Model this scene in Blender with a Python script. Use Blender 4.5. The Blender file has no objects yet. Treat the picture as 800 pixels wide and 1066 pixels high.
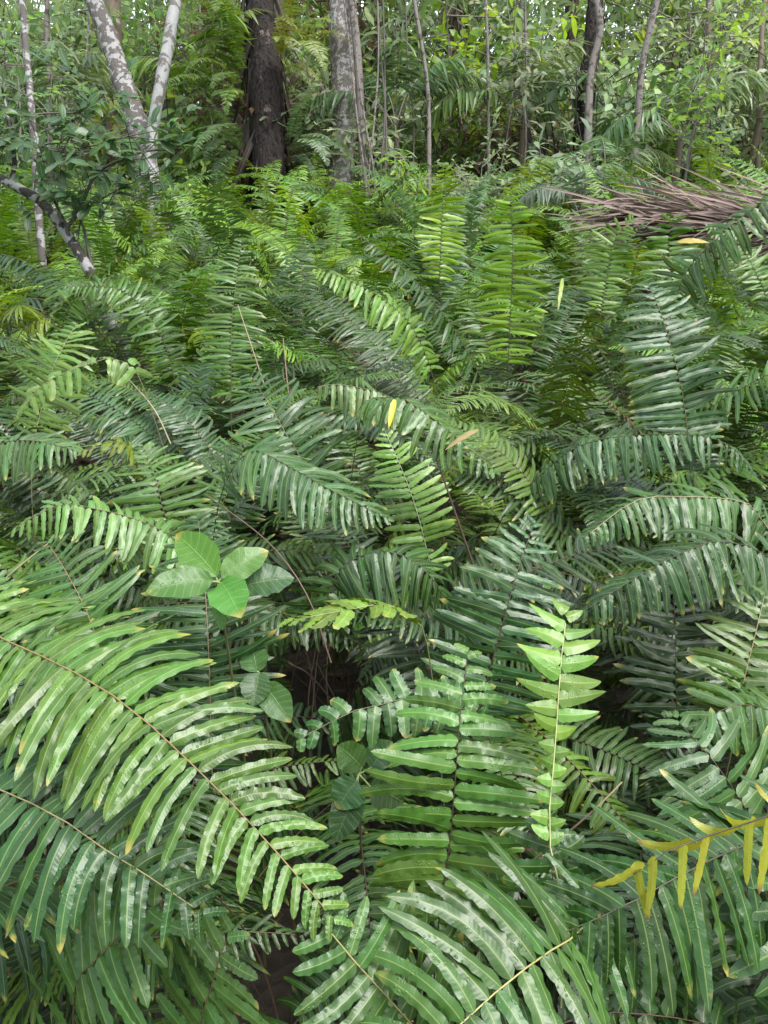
import bpy, math, random
import numpy as np
rg = np.random.default_rng(7)
random.seed(7)
SC = bpy.context.scene
COL = SC.collection
R = math.radians

# ------------------------------------------------------------------ camera
CAMZ, PITCH, FPX = 1.75, R(27.8), 801.0
FWD = np.array([0, math.cos(PITCH), -math.sin(PITCH)])
UPV = np.array([0, math.sin(PITCH), math.cos(PITCH)])
RGT = np.array([1.0, 0, 0])
CP = np.array([0, 0, CAMZ])
cam = bpy.data.cameras.new('camera'); co = bpy.data.objects.new('camera', cam); COL.objects.link(co)
co.location = CP; co.rotation_euler = (R(90) - PITCH, 0, 0)
cam.sensor_fit = 'VERTICAL'; cam.angle = 2 * math.atan(533 / FPX)
cam.clip_start = 0.05; cam.clip_end = 2000
SC.camera = co

def at(px, py, d):
    return CP + d * (FWD + RGT * (px - 400) / FPX - UPV * (py - 533) / FPX)
def proj(p):
    q = np.asarray(p) - CP
    z = q @ FWD; zz = np.maximum(z, 1e-3)
    return 400 + FPX * (q @ RGT) / zz, 533 - FPX * (q @ UPV) / zz, z
def nz(v):
    return v / np.maximum(np.linalg.norm(v, axis=-1, keepdims=True), 1e-9)

# ------------------------------------------------------------------ materials
def mat(name):
    m = bpy.data.materials.new(name); m.use_nodes = True
    nt = m.node_tree; nt.nodes.clear()
    return m, nt
class NT:
    def __init__(s, nt): s.nt = nt
    def n(s, typ, ins=None, **kw):
        nd = s.nt.nodes.new(typ)
        for k, v in kw.items(): setattr(nd, k, v)
        for k, v in (ins or {}).items():
            sk = nd.inputs[k]
            if isinstance(v, bpy.types.NodeSocket): s.nt.links.new(v, sk)
            else: sk.default_value = v
        return nd
    def math(s, op, a, b=0.0, c=None):
        i = {0: a, 1: b}
        if c is not None: i[2] = c
        return s.n('ShaderNodeMath', i, operation=op).outputs[0]
    def mix(s, f, a, b, bt='MIX'):
        nd = s.n('ShaderNodeMix', data_type='RGBA', blend_type=bt)
        for k, v in ((0, f), (6, a), (7, b)):
            if isinstance(v, bpy.types.NodeSocket): s.nt.links.new(v, nd.inputs[k])
            else: nd.inputs[k].default_value = v
        return nd.outputs[2]
    def ramp(s, f, a, b):
        return s.n('ShaderNodeMapRange', {0: f, 1: a, 2: b, 3: 0.0, 4: 1.0}, interpolation_type='SMOOTHSTEP').outputs[0]

def leaf_material(name, rough=.3, coat=.25, trans=.28, drops=True, veins=26.0, rib=(.35, .42, .12), tipcol=(.30, .24, .05), tip=.0, bump=.35, ribw=(.04, .13), lines=0.0, sheen=.5):
    m, nt = mat(name); k = NT(nt)
    oi = k.n('ShaderNodeObjectInfo')
    pv = k.n('ShaderNodeAttribute', attribute_name='puv')
    sx = k.n('ShaderNodeSeparateXYZ', {0: pv.outputs['Vector']})
    t, v, pr = sx.outputs
    av = k.math('ABSOLUTE', v)
    tc = k.n('ShaderNodeTexCoord')
    nz1 = k.n('ShaderNodeTexNoise', {'Vector': tc.outputs['Object'], 'Scale': 9.0, 'Detail': 3.0})
    nz2 = k.n('ShaderNodeTexNoise', {'Vector': tc.outputs['Object'], 'Scale': 60.0, 'Detail': 4.0})
    # colour of each leaflet: its own hue and value
    val = k.math('ADD', k.math('MULTIPLY', pr, .55), .72)
    val = k.math('MULTIPLY', val, k.math('ADD', k.math('MULTIPLY', nz1.outputs[0], .5), .75))
    hue = k.math('ADD', k.math('MULTIPLY', k.math('FRACT', k.math('MULTIPLY', pr, 7.31)), .03), .487)
    hs = k.n('ShaderNodeHueSaturation', {'Hue': hue, 'Saturation': 1.0, 'Value': val, 'Color': oi.outputs['Color']}).outputs[0]
    tipm = k.math('MULTIPLY', k.ramp(t, .80, 1.0), k.ramp(k.math('ADD', nz2.outputs[0], k.math('MULTIPLY', pr, .3)), (.66 - tip), .84 - tip))
    c = k.mix(tipm, hs, (*tipcol, 1))
    spot = k.ramp(nz2.outputs[0], .70, .76)
    c = k.mix(k.math('MULTIPLY', spot, .5), c, (.16, .13, .04, 1))
    ribm = k.math('SUBTRACT', 1.0, k.ramp(av, *ribw))
    c = k.mix(k.math('MULTIPLY', ribm, .55), c, k.mix(.5, c, (*rib, 1)))
    if lines:
        lw = k.ramp(k.math('SINE', k.math('SUBTRACT', k.math('MULTIPLY', t, veins * 6.283), k.math('MULTIPLY', av, 7.0))), .86, .98)
        c = k.mix(k.math('MULTIPLY', lw, lines), c, k.mix(.5, c, (*rib, 1)))
    # surface relief: raised tissue between side veins, fine skin, water drops
    ph = k.math('SUBTRACT', k.math('MULTIPLY', t, veins * 6.283), k.math('MULTIPLY', av, 5.0))
    ve = k.math('MULTIPLY', k.math('SINE', ph), .16)
    h = k.math('ADD', k.math('MULTIPLY', ve, k.ramp(av, 0.0, .5)), k.math('MULTIPLY', nz2.outputs[0], 1.6))
    h = k.math('SUBTRACT', h, k.math('MULTIPLY', ribm, .8))
    b1 = k.n('ShaderNodeBump', {'Strength': bump, 'Distance': .0012, 'Height': h})
    nrm = b1.outputs[0]; cn = nrm
    rgh = k.math('ADD', k.math('MULTIPLY', nz1.outputs[0], .22), rough - .11)
    if drops:
        vo = k.n('ShaderNodeTexVoronoi', {'Vector': tc.outputs['Object'], 'Scale': 230.0, 'Randomness': 1.0})
        dm = k.math('SUBTRACT', 1.0, k.ramp(vo.outputs['Distance'], .10, .34))
        nz3 = k.n('ShaderNodeTexNoise', {'Vector': tc.outputs['Object'], 'Scale': 22.0, 'Detail': 2.0})
        dm = k.math('MULTIPLY', dm, k.ramp(nz3.outputs[0], .46, .60))
        b2 = k.n('ShaderNodeBump', {'Strength': .55, 'Distance': .0011, 'Height': dm, 'Normal': nrm})
        cn = b2.outputs[0]; nrm = cn
        rgh = k.math('SUBTRACT', rgh, k.math('MULTIPLY', dm, .16))
    bs = k.n('ShaderNodeBsdfPrincipled', {'Base Color': c, 'Roughness': rgh, 'Normal': nrm, 'Coat Weight': coat, 'Coat Roughness': .24, 'Specular IOR Level': sheen, 'Coat Normal': cn, 'IOR': 1.45})
    tcx = k.n('ShaderNodeHueSaturation', {'Hue': .475, 'Saturation': 1.1, 'Value': 1.9, 'Color': c}).outputs[0]
    tr = k.n('ShaderNodeBsdfTranslucent', {'Color': tcx, 'Normal': nrm})
    mx = k.n('ShaderNodeMixShader', {0: trans, 1: bs.outputs[0], 2: tr.outputs[0]})
    k.n('ShaderNodeOutputMaterial', {0: mx.outputs[0]})
    return m

def stalk_material(name, rough=.5):
    m, nt = mat(name); k = NT(nt)
    oi = k.n('ShaderNodeObjectInfo'); tc = k.n('ShaderNodeTexCoord')
    n1 = k.n('ShaderNodeTexNoise', {'Vector': tc.outputs['Object'], 'Scale': 40.0, 'Detail': 4.0})
    hs = k.n('ShaderNodeHueSaturation', {'Value': k.math('ADD', n1.outputs[0], .5), 'Color': oi.outputs['Color']}).outputs[0]
    bp = k.n('ShaderNodeBump', {'Strength': .4, 'Distance': .001, 'Height': n1.outputs[0]})
    bs = k.n('ShaderNodeBsdfPrincipled', {'Base Color': hs, 'Roughness': rough, 'Normal': bp.outputs[0]})
    k.n('ShaderNodeOutputMaterial', {0: bs.outputs[0]})
    return m
# rachis as a slot of a frond or fern mesh keeps its own brown
def brown_material(name, c, rough=.55, sc=40):
    m, nt = mat(name); k = NT(nt)
    tc = k.n('ShaderNodeTexCoord')
    n1 = k.n('ShaderNodeTexNoise', {'Vector': tc.outputs['Object'], 'Scale': float(sc), 'Detail': 4.0})
    cc = k.mix(n1.outputs[0], (*[x * .5 for x in c], 1), (*[min(1, x * 1.5) for x in c], 1))
    bp = k.n('ShaderNodeBump', {'Strength': .5, 'Distance': .003, 'Height': n1.outputs[0]})
    bs = k.n('ShaderNodeBsdfPrincipled', {'Base Color': cc, 'Roughness': rough, 'Normal': bp.outputs[0]})
    k.n('ShaderNodeOutputMaterial', {0: bs.outputs[0]})
    return m

def bark_material(name, c1, c2, patch, amount, scale=9.0, stretch=.35, groove=0.0, bump=.6):
    """bark: two tones, lichen patches of their own colour, optional long vertical grooves"""
    m, nt = mat(name); k = NT(nt)
    tc = k.n('ShaderNodeTexCoord')
    mp = k.n('ShaderNodeMapping', {'Vector': tc.outputs['Object'], 'Scale': (1, 1, stretch)})
    n1 = k.n('ShaderNodeTexNoise', {'Vector': mp.outputs[0], 'Scale': scale * 3, 'Detail': 6.0, 'Roughness': .65})
    n2 = k.n('ShaderNodeTexNoise', {'Vector': tc.outputs['Object'], 'Scale': scale, 'Detail': 5.0, 'Roughness': .6, 'Distortion': .4})
    mg = k.n('ShaderNodeMapping', {'Vector': tc.outputs['Object'], 'Scale': (1, 1, .04)})
    n3 = k.n('ShaderNodeTexNoise', {'Vector': mg.outputs[0], 'Scale': 28.0, 'Detail': 4.0})
    c = k.mix(n1.outputs[0], (*c1, 1), (*c2, 1))
    c = k.mix(k.math('MULTIPLY', k.ramp(n3.outputs[0], .5, .65), groove), c, (*[x * .35 for x in c1], 1))
    pm = k.ramp(n2.outputs[0], .66 - amount * .4, .70 - amount * .4)
    c = k.mix(pm, c, (*patch, 1))
    h = k.math('ADD', n1.outputs[0], k.math('MULTIPLY', n3.outputs[0], groove * 3))
    bp = k.n('ShaderNodeBump', {'Strength': bump, 'Distance': .02, 'Height': h})
    bs = k.n('ShaderNodeBsdfPrincipled', {'Base Color': c, 'Roughness': .85, 'Normal': bp.outputs[0], 'Specular IOR Level': .25})
    k.n('ShaderNodeOutputMaterial', {0: bs.outputs[0]})
    return m

M_FERN = leaf_material('fern_leaf', rough=.42, coat=.14, trans=.12, sheen=.50, bump=.18)
M_FERNF = leaf_material('fern_leaf_plain', rough=.42, coat=.18, trans=.26, drops=False, sheen=.5)
M_LEAF = leaf_material('broad_leaf', rough=.42, coat=.25, trans=.48, drops=False, veins=7.0, bump=.5)
M_SEED = leaf_material('seedling_leaf', rough=.46, coat=.08, trans=.26, drops=True, veins=8.0, bump=.6, rib=(.30, .42, .12), ribw=(.015, .045), lines=.35)
M_YELL = leaf_material('yellow_leaf', rough=.4, coat=.2, trans=.3, drops=False, tip=.16, tipcol=(.22, .10, .04))
M_DRY = leaf_material('dry_leaf', rough=.62, coat=.0, trans=.10, drops=False, rib=(.5, .4, .3), veins=3.0)
M_STALK = stalk_material('stalk')
M_BROWN = brown_material('brown_rachis', (.075, .045, .022))
M_TWIG = brown_material('twig_bark', (.19, .16, .135), .8)
M_TWIGD = brown_material('dark_twig_bark', (.06, .05, .04), .8)

# ------------------------------------------------------------------ mesh makers
def mesh_of(name, V, F, mats, puv=None, mi=None, smooth=True):
    me = bpy.data.meshes.new(name)
    V = np.ascontiguousarray(V, np.float32); F = np.ascontiguousarray(F, np.int32)
    me.vertices.add(len(V)); me.vertices.foreach_set('co', V.ravel())
    me.loops.add(F.size); me.loops.foreach_set('vertex_index', F.ravel())
    me.polygons.add(len(F))
    me.polygons.foreach_set('loop_start', np.arange(0, F.size, 4, dtype=np.int32))
    for m in mats: me.materials.append(m)
    if mi is not None: me.polygons.foreach_set('material_index', np.ascontiguousarray(mi, np.int32))
    me.update(calc_edges=True)
    if smooth: me.polygons.foreach_set('use_smooth', np.ones(len(F), bool))
    if puv is not None:
        a = me.attributes.new('puv', 'FLOAT_VECTOR', 'POINT'); a.data.foreach_set('vector', np.ascontiguousarray(puv, np.float32).ravel())
    me.validate(clean_customdata=False)
    return me

def join(parts):
    """parts: list of (V,F,puv,matindex) -> one"""
    Vs, Fs, Us, Ms, o = [], [], [], [], 0
    for V, F, U, mi in parts:
        Vs.append(V); Fs.append(F + o); o += len(V)
        Us.append(U if U is not None else np.tile([.5, .5, .5], (len(V), 1))); Ms.append(np.full(len(F), mi))
    return np.concatenate(Vs), np.concatenate(Fs), np.concatenate(Us), np.concatenate(Ms)

def catmull(P, n):
    P = np.asarray(P, float)
    Q = np.vstack([2 * P[0] - P[1], P, 2 * P[-1] - P[-2]])
    out = []
    seg = len(P) - 1
    for x in np.linspace(0, seg - 1e-9, n * 3):
        i = int(x); t = x - i
        a, b, c, d = Q[i], Q[i + 1], Q[i + 2], Q[i + 3]
        out.append(.5 * (2 * b + (c - a) * t + (2 * a - 5 * b + 4 * c - d) * t * t + (3 * b - a - 3 * c + d) * t ** 3))
    out = np.array(out)
    s = np.r_[0, np.cumsum(np.linalg.norm(np.diff(out, axis=0), axis=1))]
    u = np.linspace(0, s[-1], n)
    return np.stack([np.interp(u, s, out[:, i]) for i in range(3)], 1), s[-1]

def tube(P, r, sides=6):
    P = np.asarray(P, float); n = len(P)
    r = np.broadcast_to(r, (n,)) if np.ndim(r) <= 1 else r
    T = nz(np.gradient(P, axis=0))
    ref = np.array([1.0, 0.13, 0.0]) if abs(T[:, 0]).mean() < .8 else np.array([0, .2, 1.0])
    A = nz(ref - T * (T @ ref)[:, None]); B = np.cross(T, A)
    th = np.linspace(0, 2 * np.pi, sides, endpoint=False)
    V = P[:, None] + (A[:, None] * np.cos(th)[None, :, None] + B[:, None] * np.sin(th)[None, :, None]) * (r[:, None, None] if r.ndim == 1 else r[..., None])
    i = np.arange(n - 1)[:, None] * sides; j = np.arange(sides)[None]; j2 = (j + 1) % sides
    F = np.stack([i + j, i + j2, i + sides + j2, i + sides + j], -1).reshape(-1, 4)
    return V.reshape(-1, 3), F

def sh_pinna(t):
    a = np.minimum(1, .3 + .8 * (t / .07) ** .7) * (1 + .10 * np.exp(-((t - .09) / .06) ** 2))
    b = np.where(t > .5, np.maximum(0, 1 - ((t - .5) / .5) ** 3.2) ** .62, 1) * (1 - .12 * t)
    return a * b + .0
def sh_ovate(t):
    return np.maximum(0, np.sin(np.pi * np.clip(t, 0, 1) ** .85)) ** .75 + .02
def sh_lance(t):
    return np.maximum(0, np.sin(np.pi * t ** .75)) ** .9 + .02
def sh_strap(t):
    return np.minimum(1, .45 + t * 3) * np.maximum(0, 1 - t ** 2.5) ** .8
def sh_obov(t):
    return np.maximum(0, np.sin(np.pi * np.clip(t, 0, 1) ** 1.35)) ** .7 + .03

def blades(base, d0, N, L, W, bend, S=8, V=5, shape=sh_pinna, fold=.2, und=.1, nw=9, crv=0.0, rand=None, twist=.25):
    K = len(base)
    t = np.linspace(0, 1, S + 1)
    L = np.broadcast_to(L, (K,)); W = np.broadcast_to(W, (K,))
    d = nz(d0[:, None] + bend[:, None] * t[None, :, None])                      # K,S+1,3
    mid = .5 * (d[:, 1:] + d[:, :-1])
    c = np.concatenate([np.zeros((K, 1, 3)), np.cumsum(mid, 1)], 1) * (L[:, None, None] / S) + base[:, None]
    w = nz(np.cross(N[:, None], d)); n = np.cross(d, w)
    v = np.linspace(-1, 1, V)
    hw = (W[:, None] * .5 * shape(t)[None])                                     # K,S+1
    ph = rg.uniform(0, 6.28, (K, 1, 1)); ph2 = rg.uniform(0, 6.28, (K, 1, 1))
    av = np.abs(v)[None, None]
    sg = np.sign(v)[None, None]; tt = t[None, :, None]
    amp = und * rg.uniform(.6, 1.5, (K, 1, 1))
    wob = rg.uniform(.75, 1.3, (K, 1, 1))
    ripple = amp * av ** 1.4 * (np.sin(2 * np.pi * nw * wob * tt + ph + sg * 1.3 + ph2 * .2) + .8 * np.sin(2 * np.pi * nw * .37 * tt + ph2 + sg * .9))
    tw = rg.normal(0, twist, (K, 1, 1))
    off = (fold * av + crv * av ** 2 + ripple + tw * v[None, None] * tt) * hw[..., None]
    vw = v[None, None] * (1 + .55 * und * np.sin(2 * np.pi * nw * wob * tt + ph2 + sg))
    X = c[:, :, None] + w[:, :, None] * (hw[..., None] * vw)[..., None] + n[:, :, None] * off[..., None]
    if rand is None: rand = rg.random(K)
    U = np.empty((K, S + 1, V, 3)); U[..., 0] = t[None, :, None]; U[..., 1] = v[None, None]; U[..., 2] = rand[:, None, None]
    k = np.arange(K)[:, None, None] * (S + 1) * V; i = np.arange(S)[None, :, None] * V; j = np.arange(V - 1)[None, None]
    a = k + i + j
    F = np.stack([a, a + 1, a + V + 1, a + V], -1).reshape(-1, 4)
    return X.reshape(-1, 3), F, U.reshape(-1, 3)

def prof_fern(u):
    s = np.clip(u / .3, 0, 1); s = s * s * (3 - 2 * s)
    return (.60 + .40 * s) * (1 - .90 * np.maximum(0, (u - .5) / .5) ** 1.7)

def frond(P, hint=None, frame=None, pl=.12, pw=.0175, sp=.019, s0=.22, S=12, V=5, alpha=(80, 68), droop=.40, curl=.07,
          roll=12, hang=None, fold=-.18, und=.15, nw=7, prof=prof_fern, miss=.03, rad=.0022, shape=sh_pinna, sides=6, jit=1.0, wprof=.5):
    """a once-pinnate leaf along the midrib polyline P, base first. hint: world vector its upper face looks to."""
    n = max(40, len(P))
    P, Ln = catmull(P, 64)
    s = np.linspace(0, Ln, 64)
    T = nz(np.gradient(P, axis=0))
    if hint is not None:
        h = np.asarray(hint, float); Nn = nz(h - T * (T @ h)[:, None])
    else:
        Nn = nz(frame - T * np.sum(T * frame, 1)[:, None]) if frame is not None else None
    sk = np.arange(s0 * Ln, Ln * .995, sp)
    sk = sk + rg.uniform(-.15, .15, len(sk)) * sp * jit
    u = np.clip((sk - s0 * Ln) / (Ln * (1 - s0)), 0, 1)
    def ip(A, q): return np.stack([np.interp(q, s, A[:, i]) for i in range(3)], 1)
    bs, Ts, Ns, Ls, Ws, sd, us = [], [], [], [], [], [], []
    for side in (-1, 1):
        q = sk + (sp * .35 if side > 0 else 0)
        keep = rg.random(len(q)) > miss
        q = q[keep]; uu = u[keep]
        bs.append(ip(P, q)); Ts.append(nz(ip(T, q))); Ns.append(nz(ip(Nn, q)))
        pf = prof(uu); Ls.append(pl * pf * (1 + rg.normal(0, .08, len(q)) * jit)); Ws.append(pw * (1 - wprof + wprof * pf) * (1 + rg.normal(0, .06, len(q)) * jit))
        sd.append(np.full(len(q), side)); us.append(uu)
    b = np.concatenate(bs); T_ = np.concatenate(Ts); N_ = np.concatenate(Ns); Lk = np.concatenate(Ls); Wk = np.concatenate(Ws); sd = np.concatenate(sd)
    us = np.concatenate(us)
    B_ = np.cross(N_, T_) * sd[:, None]
    K = len(b)
    tip = np.clip((us - .7) / .3, 0, 1)
    a0 = R(alpha[0]) - R(25) * tip + rg.normal(0, R(6), K) * jit; a1 = R(alpha[1]) - R(25) * tip + rg.normal(0, R(12), K) * jit
    lift = rg.normal(.12, .12, K) * jit
    d0 = T_ * np.cos(a0)[:, None] + B_ * np.sin(a0)[:, None] + N_ * lift[:, None]
    d1 = T_ * np.cos(a1)[:, None] + B_ * np.sin(a1)[:, None]
    if hang is None: hang = .45 * droop if droop >= .8 else 0
    d0[:, 2] -= hang * np.clip(1 + rg.normal(0, .25, K) * jit, .3, 1.7)
    dr = droop * np.clip(1 + rg.normal(0, .45, K) * jit, .1, 2.2)
    bend = d1 - d0 - N_ * (curl * (1 + rg.normal(0, .9, K) * jit))[:, None]; bend[:, 2] -= dr
    ro = R(roll) * rg.normal(0, 1, K) * jit + R(roll) * .6
    Nk = N_ * np.cos(ro)[:, None] + T_ * np.sin(ro)[:, None]
    X, F, U = blades(b, d0, Nk, Lk, Wk, bend, S, V, shape, fold, und, nw)
    rr = rad * (1 - .75 * np.linspace(0, 1, 64) ** 1.2)
    TV, TF = tube(P[::2], rr[::2], sides)
    return (X, F, U), (TV, TF)

def newobj(name, me, parent=None, color=None):
    o = bpy.data.objects.new(name, me); COL.objects.link(o)
    if parent: o.parent = parent
    if color is not None: o.color = (*color, 1)
    return o
def tag(o, label=None, cat=None, group=None, kind=None):
    if label: o['label'] = label
    if cat: o['category'] = cat
    if group: o['group'] = group
    if kind: o['kind'] = kind
    return o
def thing(name, loc, label, cat, group=None):
    o = newobj(name, None); o.location = loc; o.empty_display_size = .05
    return tag(o, label, cat, group)

# ------------------------------------------------------------------ occupancy: which leaves may not hide a chosen one
CELL = 10
BW, BH = 104, 130
OX, OY = 120, 100
depth = np.full((BH, BW), 1e9)
def mark(pts):
    x, y, z = proj(pts)
    i = ((x + OX) / CELL).astype(int); j = ((y + OY) / CELL).astype(int)
    ok = (i >= 0) & (i < BW) & (j >= 0) & (j < BH) & (z > .1)
    np.minimum.at(depth, (j[ok], i[ok]), z[ok])
def ellipse(px, py, rx, ry, d):
    for j in range(BH):
        for i in range(BW):
            x = i * CELL - OX + 5; y = j * CELL - OY + 5
            if ((x - px) / rx) ** 2 + ((y - py) / ry) ** 2 < 1: depth[j, i] = min(depth[j, i], d)
def blocks(pts, slack=.0):
    x, y, z = proj(pts)
    i = ((x + OX) / CELL).astype(int); j = ((y + OY) / CELL).astype(int)
    inb = (x > -40) & (x < 840) & (y > -40) & (y < 1110) & (z > .05)
    near = (np.linalg.norm(pts - CP, axis=1) < .55)
    i = np.clip(i, 0, BW - 1); j = np.clip(j, 0, BH - 1)
    dj = depth[j, i]
    hid = inb & (dj < 1e8) & (z < dj + .04)
    return hid.mean(), near.mean(), inb.mean(), (inb & (y < 160)).mean()

# ------------------------------------------------------------------ chosen ferns (front and middle of the picture)
UPCAM = (0, -.45, .9)
FACE = (0, -.85, .5)
HERO = []
def hero(label, pts, color, rach=(.09, .06, .03), hint=UPCAM, **kw):
    HERO.append((label, pts, color, rach, hint, kw))
hero('large bright green fern whose long frond sweeps across the lower left corner',
     [(-150, 700, 1.08), (-60, 645, .99), (0, 664, .92), (115, 722, .82), (230, 825, .74), (310, 912, .70), (362, 975, .68)], (.105, .225, .04), (.20, .13, .05), (.12, -.30, .95), pl=.118, pw=.0195, sp=.0145, droop=.42, s0=.12, S=28, nw=6, V=7)
hero('blue-green fern with drooping leaflets on a pale stalk under the big sweeping frond',
     [(-140, 800, .97), (-60, 800, .87), (0, 822, .81), (60, 850, .77), (115, 888, .74), (175, 925, .73), (225, 962, .73)], (.045, .125, .045), (.24, .20, .09), (.1, -.3, .95), pl=.125, pw=.018, sp=.0160, droop=.70, s0=.1, S=26, nw=7, V=7)
hero('dark glossy fern with a brown rachis rising in the bottom left corner',
     [(70, 1180, .98), (76, 1070, .88), (80, 1022, .84), (98, 1002, .82), (147, 953, .80), (190, 925, .82)], (.085, .20, .06), (.10, .06, .03), (-.2, -.4, .85), pl=.125, pw=.019, sp=.021, droop=.5, s0=.25, S=24, V=7)
hero('small green fern with short level leaflets at the bottom edge, right of the corner fern',
     [(202, 1130, .90), (209, 1066, .85), (219, 1031, .82), (231, 990, .80), (243, 962, .81)], (.11, .23, .09), (.16, .09, .04), (-.2, -.4, .85), pl=.098, pw=.017, sp=.02, droop=.35, s0=.2, S=24, V=7)
hero('pale green fern with its stalk running off the bottom edge left of centre',
     [(520, 1160, .80), (460, 1100, .74), (396, 1030, .70), (360, 990, .69), (328, 950, .69)], (.075, .18, .055), (.30, .25, .10), (.1, -.35, .9), pl=.11, pw=.0205, sp=.0165, droop=.4, s0=.1, S=26, V=7)
hero('broad pale green fern fanning out over the middle of the bottom edge',
     [(640, 960, .86), (600, 975, .79), (564, 996, .73), (520, 1030, .69), (480, 1066, .66), (430, 1110, .65), (380, 1160, .65)], (.065, .165, .045), (.32, .27, .10), (.05, -.4, .9), pl=.125, pw=.021, sp=.0165, droop=.45, s0=.1, S=26, V=7)
hero('upright yellow-green fern with dark rachis standing at the bottom centre',
     [(452, 1020, 1.0), (458, 952, .97), (468, 881, .95), (474, 814, .94), (479, 750, .95), (488, 672, .99)], (.115, .25, .06), (.045, .025, .015), (0, -.75, .65), pl=.105, pw=.0175, sp=.0185, droop=.55, s0=.12, alpha=(86, 76), S=24, V=7)
hero('blue-green wet fern leaning right, behind the upright yellow-green fern',
     [(485, 800, 1.42), (508, 705, 1.38), (525, 645, 1.37), (539, 594, 1.39), (557, 543, 1.44)], (.042, .125, .055), (.06, .03, .02), (.1, -.7, .7), pl=.122, pw=.019, sp=.023, droop=.3, s0=.1, alpha=(86, 74), S=16)
def sh_new(t): return np.minimum(1, .45 + t / .1) * np.maximum(0, 1 - t ** 1.7) ** .8
def prof_new(u): return np.interp(u, [0, .15, .3, .45, .55, .7, .85, .95, 1], [.35, .3, .25, .45, .9, 1, .75, .45, .2])
hero('young light green fern with straight pale stalk and lobed leaflets near the front',
     [(586, 985, .85), (574, 891, .86), (572, 847, .87), (578, 780, .88), (584, 692, .90), (591, 632, .93)], (.19, .36, .08), (.36, .36, .16), (0, -.85, .5), pl=.060, pw=.0205, sp=.0195, und=.07, droop=.12, s0=.3, alpha=(88, 62), prof=prof_new, shape=sh_new, S=18, miss=.06, wprof=.3, curl=.3, V=7)
hero('dark fern with rounded leaflets at the foot of the young light green frond',
     [(590, 1010, .87), (582, 970, .865), (576, 920, .87), (573, 880, .88), (572, 845, .89)], (.045, .135, .03), (.07, .05, .03), (0, -.7, .7), pl=.062, pw=.0175, sp=.0205, droop=.35, s0=.05, S=20, V=7)
hero('dark green fern with long hanging leaflets in the lower right corner',
     [(860, 860, .95), (790, 875, .89), (728, 901, .83), (668, 934, .79), (620, 957, .78), (563, 981, .79)], (.04, .115, .025), (.07, .055, .03), (-.1, -.5, .85), pl=.122, pw=.0175, sp=.0175, droop=1.1, s0=.12, S=26, V=7)
hero('dying fern with few yellow leaflets on a dark curled stalk, lower right corner',
     [(880, 850, .86), (810, 848, .80), (755, 865, .755), (725, 874, .74), (695, 886, .73), (668, 897, .73), (659, 911, .735), (660, 932, .74)], (.62, .62, .14), (.045, .03, .02), (0, -.8, .5), pl=.085, pw=.0090, sp=.031, droop=.5, hang=1.9, curl=.0, s0=.2, S=18, miss=.28, wprof=.15, prof=lambda u: 1 - .35 * u, roll=18, und=.12)
hero('silvery wet fern pointing up left at the right edge above the yellow leaflets',
     [(840, 945, 1.10), (788, 861, 1.05), (752, 804, 1.05), (722, 768, 1.08), (700, 744, 1.12)], (.075, .17, .075), (.05, .03, .02), (.1, -.45, .85), pl=.125, pw=.018, sp=.019, droop=.3, s0=.1, S=18)
hero('dark wet fern arching left with hanging leaflets, right of the young light green frond',
     [(870, 650, 1.65), (800, 580, 1.52), (755, 564, 1.46), (728, 568, 1.43), (674, 594, 1.37), (602, 640, 1.33)], (.04, .105, .04), (.04, .03, .02), (-.2, -.35, .9), pl=.122, pw=.019, sp=.024, droop=1.2, s0=.16, S=16)
hero('fern arching level from the right edge, above the dark arching one',
     [(850, 610, 1.78), (800, 552, 1.72), (776, 523, 1.69), (704, 517, 1.63), (660, 522, 1.59), (606, 562, 1.53)], (.06, .15, .05), (.28, .20, .12), (-.2, -.3, .9), pl=.115, pw=.019, sp=.023, droop=1.2, s0=.16, S=16)
hero('shining white-wet fern arched across the right side with hanging leaflets',
     [(520, 545, 2.2), (566, 492, 2.1), (602, 465, 2.05), (650, 454, 2.0), (728, 453, 1.95), (765, 468, 1.92), (786, 494, 1.9)], (.055, .14, .06), (.05, .03, .02), (0, -.2, 1), pl=.125, pw=.021, sp=.022, droop=1.2, s0=.16, S=16)
hero('tall grey-green fern with level wet leaflets near the right edge, below the fallen palm leaf',
     [(722, 520, 2.02), (715, 440, 2.0), (707, 392, 1.98), (697, 355, 1.98), (685, 317, 2.0), (672, 292, 2.06)], (.05, .125, .065), (.12, .08, .05), (-.05, -.6, .8), pl=.138, pw=.019, sp=.0225, droop=.4, s0=.12, S=14)
hero('slim light green fern with short leaflets standing in the very centre of the fern bed',
     [(452, 610, 1.92), (445, 575, 1.9), (435, 535, 1.88), (422, 497, 1.88), (400, 446, 1.92)], (.25, .45, .16), (.35, .36, .25), (0, -.8, .55), pl=.088, pw=.0175, sp=.0205, droop=.3, s0=.1, S=14)
hero('light green fern arching left above the glossy broad-leaved seedling',
     [(235, 610, 1.84), (175, 557, 1.74), (140, 540, 1.71), (100, 530, 1.67), (60, 526, 1.63), (12, 552, 1.6)], (.17, .33, .14), (.14, .08, .05), (0, -.25, .95), pl=.105, pw=.018, sp=.021, droop=1.0, s0=.12, S=16)
hero('fern with a brown stalk pointing up left, left of the broad-leaved seedling',
     [(128, 770, 1.33), (108, 691, 1.30), (92, 640, 1.30), (70, 597, 1.32), (48, 562, 1.37)], (.065, .16, .055), (.20, .12, .07), (0, -.6, .8), pl=.118, pw=.018, sp=.021, droop=.3, s0=.12, S=16)
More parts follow.
